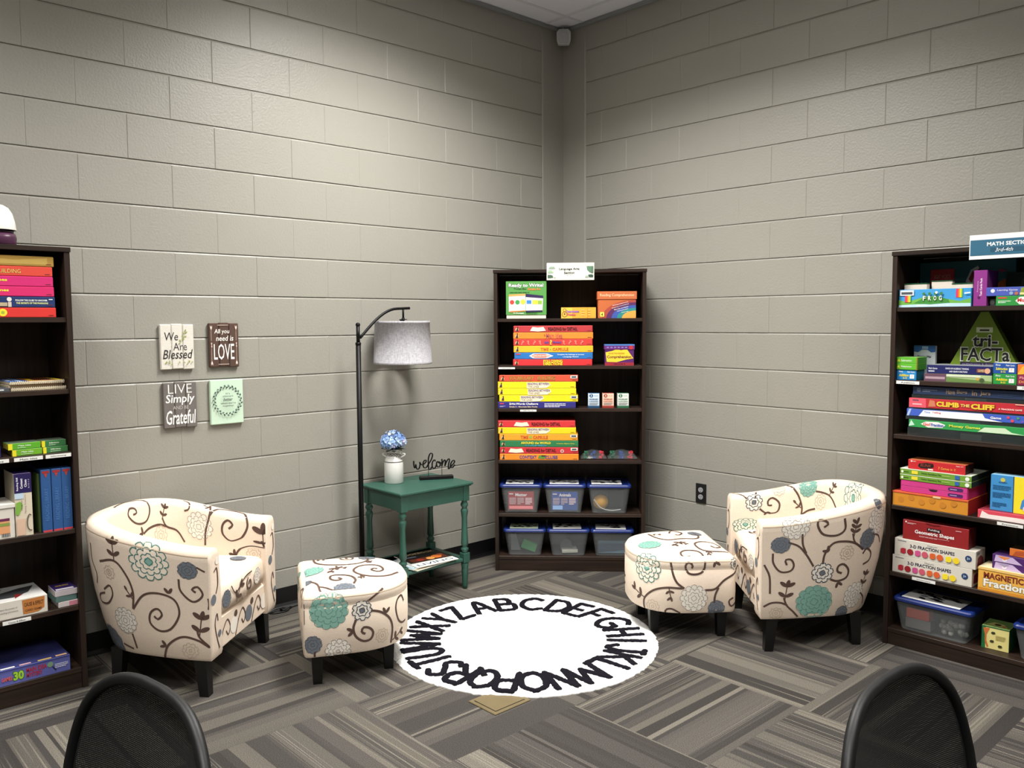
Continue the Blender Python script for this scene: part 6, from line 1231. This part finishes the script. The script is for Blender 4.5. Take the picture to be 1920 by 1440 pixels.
o = mb.build('turtle_game_box', None, FR_.P(.400, .060, z+.0005), .05); tag(o, 'small pale yellow and green box with turtle pictures, on the right bookcase bottom shelf', 'box')
bin_(FR_, 'clear blue-lidded bin right of the small turtle box, right bookcase bottom shelf', .528, z+.0005, .30, .22, .148, .012)

# ------------------------------------------------------------------ left bookcase
z = ZL[5]; LL = 'long game boxes on the left bookcase'
LS = [(.384, .0385, '#d8342f', 'red game box, bottom of the six-box pile on the left bookcase top shelf', [('d', .60, .5, .38, '#f0dc3a'), ('d', .60, .5, .16, '#a8b83a')]), (.382, .0415, '#1f3468', 'navy game box with white and yellow print, left bookcase top shelf', [('t', 'FOLLOW THE CLUES TO UNCOVER', .70, .58, .24, .16, '#f2f4f0', .03), ('t', 'THE SECRETS OF THE PHARAOHS', .705, .32, .24, .16, '#e9ee9a', .03), ('d', .655, .74, .20, '#e9e2da'), ('p', [(.645, .04), (.645, .5), (.67, .5), (.67, .04)], '#cfc4b5'), ('r', .50, .1, .14, .34, '#b5a88a'), ('r', .95, .72, .03, .08, '#e6ecf2')]),
      (.380, .0385, '#d4286c', 'magenta game box directly on the navy one, left bookcase top shelf', [('t', 'Reading Games', .36, .40, .30, .36, '#f2e24a', .03)]), (.378, .0385, '#cf2a72', 'magenta game box directly under the coral red one, left bookcase top shelf', [('t', 'Reading Games', .355, .40, .30, .36, '#f2e24a', .03)]),
      (.377, .0375, '#d6493a', 'coral red game box directly under the gold one, left bookcase top shelf', [('o', 'VOCABULARY BUILDING', .30, .28, .46, .42, '#e9c86a', '#6a4a2a', .0, .04)]), (.383, .0395, '#a5823a', 'gold game box with dark corner, on top of the six-box pile in the left bookcase', [('p', [(.3, .2), (.45, .8), (.7, .6), (.95, .85), (.95, .2)], '#b89a50')])]
zz = z
for k, (x, h, c, l, a) in enumerate(LS):
    carton(FL_, l, x, zz, .461, h, .235, .012, c, a+[('r', .94, .2, .04, .06, '#6a2a2a')], side=c, group=LL, c=.0025); zz += h+.0006
# spiral bound books
SPW = M('#c9bfa8', .4)
for k, (x, yaw, c) in enumerate(((.681, .0, '#7a5a3a'), (.676, .012, '#a86a3a'))):
    mb = MB(); w, d = .192, .24; mb.box(0, w, .006, d, 0, .011, '#d8cbb0', c=.001, top=mm('#d98a2c' if k else '#8a5a3a'))
    if k: Plane(mb, (0, .006, .011), (w, 0, 0), (0, d-.006, 0)).draw([('r', 0, 0, .36, 1, '#1f58b0'), ('t', 'Math', .03, .3, .12, .5, '#e6eef8', {'bold': .03, 'rot': 90}), ('r', .20, .0, .06, 1, '#bcd4ec'), ('p', [(.38, .3), (.46, .65), (.55, .6), (.5, .2)], '#f0d23a'), ('p', [(.5, .35), (.55, .8), (.72, .75), (.88, .5), (.95, .3), (.75, .22)], '#5a1f1c'), ('p', [(.9, .0), (1, 0), (1, .6), (.86, .75)], '#eac832')])
    o = mb.build('spiral_book', None, FL_.P(x, .030, ZL[4]+k*.0245), FL_.a+yaw); tag(o, ('spiral-bound book lying underneath the other one, left bookcase second shelf', 'spiral-bound book with blue and orange cover, topmost, left bookcase second shelf')[k], 'book', 'spiral-bound books')
    mb = MB()
    for i in range(27): 
        cx = .004+i*.0072; mb.tube([(cx, .004+.0075*math.cos(a*PI/4), .0065+.0072*math.sin(a*PI/4)) for a in range(8)], .0011, SPW, 5, closed=True)
    mb.build('spiral_binding', o)
    mb = MB(); mb.box(0, w, .008, d-.002, 0, .0105, '#cfc2a4', c=.001); 
    o2 = mb.build('spiral_book', None, FL_.P(x-.006, .036, ZL[4]+k*.0245+.0122), FL_.a+yaw+.05); tag(o2, ('thin cream workbook sandwiched between the two spiral-bound books, lower one', 'thin cream workbook lying on the topmost spiral-bound book')[k], 'book', 'workbooks in the pile') if k == 0 else bpy.data.objects.remove(o2)
mb = MB(); mb.box(0, .14, 0, .16, 0, .014, '#4a4d52', c=.001); mb.box(.02, .12, -.001, .0, .004, .010, '#c9ccd0', c=.0003); tag(mb.build('dvd_case', None, FL_.P(.535, .03, ZL[4]), FL_.a), 'dark plastic case lying to the left of the spiral-bound books', 'case')
z = ZL[3]
for k, (x, zz_, w, c, y) in enumerate(((.673, 0, .104, '#6fae2c', .030), (.661, .0245, .113, '#5aa828', .038), (.781, 0, .090, '#3f7f45', .032), (.779, .0245, .088, '#3a7a44', .040))):
    carton(FL_, ('lime flash card box with yellow end, lower one, left bookcase third shelf', 'lime flash card box with yellow end, upper one, left bookcase third shelf', 'dark green flash card box, lower one, left bookcase third shelf', 'dark green flash card box, upper one, left bookcase third shelf')[k], x, z+zz_, w, .024, .085, y, c, [('r', 0, 0, .13, 1, '#e9dc2c'), ('t', ('Main Idea', 'Main Idea', 'Inference', 'Inference')[k], .30, .48, .40, .26, '#e6f2da', .02), ('s', .28, .18, .46, .16, 1, '#cfe6c0', k)], top='#5a6a58', side='#b5a83a', name='flash_card_box', group='green flash card boxes on the left bookcase')
carton(FL_, 'small navy card box left of the lime flash card boxes, left bookcase', .560, z, .075, .045, .08, .035, '#241f5a', [], name='flash_card_box')
z = ZL[2]
for k, x in enumerate((.764, .802, .8385)):
    carton(FL_, ('blue-spined hardback reading set box, nearest the green book of the three on the fourth shelf', 'blue-spined hardback reading set box, middle of the three on the fourth shelf', 'blue-spined hardback reading set box, against the side panel on the fourth shelf')[k], x, z, .0355, .250, .21, .018, '#2a548c', [('r', .14, .945, .72, .035, '#a02c28'), ('p', [(.32, .94), (.5, .87), (.68, .94)], '#a83c32'), ('t', 'READING LIBRARY', .30, .18, .40, .52, '#4a78b4', {'rot': 90}), ('r', .05, .0, .9, .030, '#c9404a')], side='#24487c', top='#24487c', name='reading_set_box', group='blue-spined sets on the left bookcase')
carton(FL_, 'thin dark green book leaning beside the blue sets on the left bookcase fourth shelf', .754, z, .008, .235, .20, .03, '#3f5224', [], name='book', cat='book')
carton(FL_, 'tall white box with dark purple top and desert picture, left bookcase fourth shelf', .669, z, .060, .247, .16, .012, '#d8cdb8', [('r', 0, .69, 1, .31, '#231650'), ('t', 'Reading Skill', .12, .73, .13, .21, '#f0eef6', {'rot': 90, 'bold': .02}), ('t', 'Context', .34, .76, .15, .16, '#f0eef6', {'rot': 90, 'bold': .02}), ('t', 'Clues', .58, .78, .14, .12, '#f0eef6', {'rot': 90, 'bold': .02}), ('t', '8.12-1.3', .80, .76, .07, .14, '#d9d4ea', {'rot': 90}), ('r', 0, .60, .5, .09, '#c0d4e6'), ('p', [(0, .36), (.05, .54), (.3, .56), (.45, .5), (.3, .40), (.2, .34)], '#7fb048'), ('t', 'Hunt for', .34, .42, .08, .16, '#26301c', {'rot': 90, 'bold': .01}), ('t', 'Missing Treasures', .56, .36, .09, .30, '#3a3226', {'rot': 90}), ('l', [(.9, .32), (.8, .34), (.7, .28), (.66, .2), (.7, .12), (.85, .08), (.92, .09)], .004, '#5f5248'), ('r', .05, .02, .5, .26, '#d9b8a0')], top='#2a1a5a', side='#b9b09c', name='activity_box')
mb = MB(); mb.box(0, .12, .002, .16, 0, .118, '#dcd6cc', c=.001); P = Plane(mb, (0, .002, 0), (.12, 0, 0), (0, 0, .118)); P.draw([('r', 0, .16, .86, .50, '#e0a070'), ('r', 0, .58, .86, .09, '#6a2a50'), ('r', 0, .42, .86, .1, '#8a9a4a')]+[('r', .62+.03*k, .06, .014+.006*(k % 2), .12, '#4a5058') for k in range(8)])
t = thing('lidded_card_box', 'white lidded box with orange label beside the desert-picture box, left bookcase fourth shelf', 'box', FL_.P(.546, .012, z), FL_.a); ob = mb.build('base', t)
mb = MB(); mb.box(-.003, .123, -.001, .164, .1185, .134, '#e6e2da', c=.001); mb.build('lid', t)
z = ZL[1]
carton(FL_, 'white activity box with a brown cause and effect label, on the left bookcase fifth shelf', .525, z, .242, .070, .21, .014, '#d4cec4', [('p', [(.64, .12), (.63, .92), (.96, .94), (.95, .30), (.86, .12), (.7, .10)], '#b5743a'), ('t', 'CAUSE & EFFECT', .66, .52, .28, .22, '#4a2c18', .02), ('t', 'CARD GAME', .67, .24, .24, .12, '#5a361c', .01), ('t', 'Share the power of', .30, .52, .26, .11, '#3a3a3a'), ('t', 'reading adventures', .31, .34, .26, .11, '#3a3a3a')], top='#c9c8c6', side='#c9c3b8', topart=[('p', [(.3, .25), (.4, .6), (.7, .75), (.95, .8), (.8, .4), (.55, .2)], '#3a3c3e'), ('p', [(.1, .5), (.25, .8), (.5, .9), (.4, .6)], '#7a8082'), ('p', [(.55, .1), (.7, .3), (.6, .4)], '#7a2020')], name='activity_box')
for k, (x, h, c, s, w, dz) in enumerate(((.808, .022, '#cf8a96', '#e2d8d8', .072, 0), (.800, .024, '#6a8a88', '#5f7f7c', .078, .0223), (.797, .024, '#2f1f5c', '#c9c0c4', .082, .0466))):
    mb = MB(); mb.box(0, w, 0, .11, 0, h, s, c=.0012, top=mm(c))
    if k == 2: Plane(mb, (0, 0, h), (w, 0, 0), (0, .11, 0)).draw([('r', .08, .06, .8, .18, '#ddd6e2'), ('t', 'CAUSE EFFECT', .2, .55, .6, .16, '#d9b84a', .02)])
    if k == 0: FACE(mb, w, h).rect(.55, .1, .42, .8, '#d98a9c')
    o = mb.build('card_pack', None, FL_.P(x, .022, z+dz), FL_.a+(.0, .03, -.02)[k]); tag(o, ('pink-edged card pack, bottom of the small stack on the left bookcase fifth shelf', 'teal card pack, middle of the small stack on the left bookcase fifth shelf', 'purple-topped card pack, top of the small stack on the left bookcase fifth shelf')[k], 'card pack', 'card packs on the left bookcase')
carton(FL_, 'blue-violet game box with green number 30 and red lettering, on the left bookcase bottom shelf', .430, ZL[0], .408, .064, .27, .008, '#5d62a8', [('o', '30', .50, .20, .09, .56, '#9ac83a', '#2a4a2a', .05, .06), ('t', 'MAIN IDEA', .61, .52, .18, .28, '#a8283c', {'bold': .03, 'shear': -.1}), ('t', 'MYSTERY', .61, .20, .14, .28, '#a8283c', {'bold': .03, 'shear': -.1}), ('d', .82, .66, .17, '#7a9a7a'), ('l', [(.84, .5), (.87, .22)], .004, '#1f2050'), ('s', .86, .34, .12, .3, 3, '#d9dcf0', 4), ('t', 'GAMES', .40, .30, .09, .24, '#d85a4a', .03), ('r', 0, .92, 1, .06, '#34387a')], top='#34386e', side='#4a4f90', topart=[('p', [(.2, .4), (.5, .8), (.8, .6), (.5, .3)], '#2a2c58'), ('r', .72, .02, .12, .05, '#d9b86a'), ('r', .4, .02, .12, .05, '#e2ddd8'), ('r', .56, .02, .1, .05, '#c9a0a8'), ('r', .88, .03, .10, .06, '#d9b08a')])
# dome-shaped appliance on top of the left bookcase
t = thing('air_purifier', 'white domed appliance with plum base, standing on top of the left bookcase', 'appliance', FL_.P(.672, .09, 1.7932), FL_.a)
mb = MB(); pl = M('#4d2a44', .35, .4)
mb.lathe([(.0, 0), (.058, 0), (.062, .006), (.064, .030), (.060, .046), (.0, .046)], pl, 36, caps=False); mb.build('base', t)
mb = MB(); mb.lathe([(.054, .046), (.055, .060)], M('#2f1a2c', .4), 36); mb.build('collar', t)
mb = MB(); mb.lathe([(.0635, .0600), (.064, .063), (.060, .095), (.052, .125), (.040, .145), (.022, .156), (.0, .159)], M('#f1efe8', .35, .5), 36, caps=False); mb.build('dome', t)
# ------------------------------------------------------------------ mesh-back office chairs in the foreground
def mesh_mat():
    m, nt, b = node_mat('black_mesh_fabric'); out = nt.nodes['Material Output']
    tc = N(nt, 'TexCoord'); sp = N(nt, 'SeparateXYZ'); nt.links.new(tc.outputs['Object'], sp.inputs[0])
    a = math_n(nt, 'ABSOLUTE', math_n(nt, 'SINE', math_n(nt, 'MULTIPLY', sp.outputs[0], 1300.0))); c = math_n(nt, 'ABSOLUTE', math_n(nt, 'SINE', math_n(nt, 'MULTIPLY', sp.outputs[2], 1000.0)))
    g = math_n(nt, 'GREATER_THAN', math_n(nt, 'MULTIPLY', a, c), .93)
    tr = N(nt, 'BsdfTransparent'); ms = N(nt, 'MixShader'); b.inputs['Base Color'].default_value = lin('#08090a'); b.inputs['Roughness'].default_value = .8
    nt.links.new(g, ms.inputs[0]); nt.links.new(b.outputs[0], ms.inputs[1]); nt.links.new(tr.outputs[0], ms.inputs[2]); nt.links.new(ms.outputs[0], out.inputs[0]); return m
MESHF = mesh_mat(); PLB = M('#0b0c0e', .5, .35); FABB = M('#0e0e10', .9, .1, bump=.4); PADB = M('#3a3c40', .5, .4)
def office_chair(label, x, y, facing):
    """local +y is the way the sitter faces; the back stands near local y = -.25"""
    t = thing('office_chair', label, 'office chair', (x, y, 0), facing-PI/2, 'black mesh office chairs')
    def back(u, v):        # u -1..1 across, v 0..1 up
        w = np.interp(v, [0, .25, .6, .85, 1], [.17, .21, .227, .217, .206])
        return (u*w, -.245-.08*v+.053*u*u*(1-.3*v)-.02*math.sin(PI*v), .49+.449*v)
    ring = []
    for k in range(64):
        a = 2*PI*k/64; cu, sv = math.cos(a), math.sin(a); e = .6
        uu = math.copysign(abs(cu)**e, cu); vv = .5+.5*math.copysign(abs(sv)**e, sv); ring.append(back(uu, vv))
    mb = MB(); mb.tube(ring, .0095, PLB, 8, closed=True); mb.build('back_frame', t)
    mb = MB(); nu, nv = 18, 18; vs = []; c = np.mean(ring, axis=0)
    for k in range(64):
        p = np.array(ring[k])
    grid = {}
    for r in range(9):
        for k in range(64):
            a = 2*PI*k/64; cu, sv = math.cos(a), math.sin(a); e = .6; f = (r/8)*.985
            grid[(r, k)] = len(vs); vs.append(back(math.copysign(abs(cu)**e, cu)*f, .5+(.5*math.copysign(abs(sv)**e, sv))*f))
    fs = [(grid[(r, k)], grid[(r+1, k)], grid[(r+1, (k+1) % 64)], grid[(r, (k+1) % 64)]) for r in range(8) for k in range(64)]
    mb.add(vs, fs, MESHF, True); mb.build('mesh_back', t)
    mb = MB(); mb.tube([tuple(p) for p in smooth_path([(0, -.05, .40), (0, -.20, .40), (0, -.285, .46), (0, -.285, .60)], .03)], .020, PLB, 8); mb.build('back_post', t)
    # seat
    mb = MB(); vs = []; out = rrect(-.235, .235, -.215, .245, .09, 7); n = len(out)
    for sc, z in ((.90, .425), (1, .440), (1.01, .465), (.97, .485), (.85, .492), (.4, .484)): vs += [(px*sc, .015+(py-.015)*sc, z-.012*(py > .15)) for px, py in out]
    fs = [tuple(range(n-1, -1, -1)), tuple(5*n+i for i in range(n))]
    for k in range(5): fs += [(k*n+i, k*n+(i+1) % n, (k+1)*n+(i+1) % n, (k+1)*n+i) for i in range(n)]
    mb.add(vs, fs, FABB, True); mb.build('seat', t)
    for s in (-1, 1):
        mb = MB(); mb.tube([tuple(p) for p in smooth_path([(s*.14, .02, .418), (s*.245, .02, .425), (s*.268, .0, .50), (s*.268, -.03, .60), (s*.268, .0, .652)], .03)], .014, PLB, 8)
        pd = [(-.028, -.17), (.028, -.17), (.036, -.05), (.036, .12), (.024, .16), (-.024, .16), (-.036, .12), (-.036, -.05)]
        ar = mb.build('armrest', t); mb = MB(); mb.prism([(s*.268+px, py) for px, py in pd], .652, .674, PADB, plane='xy'); mb.prism([(s*.268+px*.9, py*.97) for px, py in pd], .674, .680, PADB, plane='xy')
        mb.build('arm_pad', ar)
    mb = MB(); mb.tube([(0, 0, .09), (0, 0, .42)], .024, PLB, 14); mb.box(-.09, .09, -.10, .10, .400, .424, PLB, c=.006); mb.build('column', t)
    for k in range(5):
        a = 2*PI*k/5+.3; ca, sa = math.cos(a), math.sin(a); mb = MB(); mb.tube([(0, 0, .10), (.12*ca, .12*sa, .095), (.30*ca, .30*sa, .072)], [.026, .022, .015], PLB, 8); bl_ = mb.build('base_leg', t)
        mb = MB(); cx, cy = .30*ca, .30*sa
        for off in (-.012, .012):
            vs = []; fs = []; m_ = 18
            for sd in (-.008, .008):
                for q in range(m_):
                    b_ = 2*PI*q/m_; vs.append((cx-sa*(off+sd)+ca*.027*math.cos(b_), cy+ca*(off+sd)+sa*.027*math.cos(b_), .028+.027*math.sin(b_)))
            fs = [tuple(range(m_-1, -1, -1)), tuple(range(m_, 2*m_))]+[(q, (q+1) % m_, m_+(q+1) % m_, m_+q) for q in range(m_)]; mb.add(vs, fs, PLB)
        mb.tube([(cx, cy, .03), (cx, cy, .07)], .006, PLB, 6); mb.build('caster', bl_)
    return t
office_chair('black mesh-backed office chair in the foreground, in front of the left bookcase', 2.779, -4.059, -1.477)
office_chair('black mesh-backed office chair in the foreground, in front of the right bookcase', 3.800, -2.914, .02)
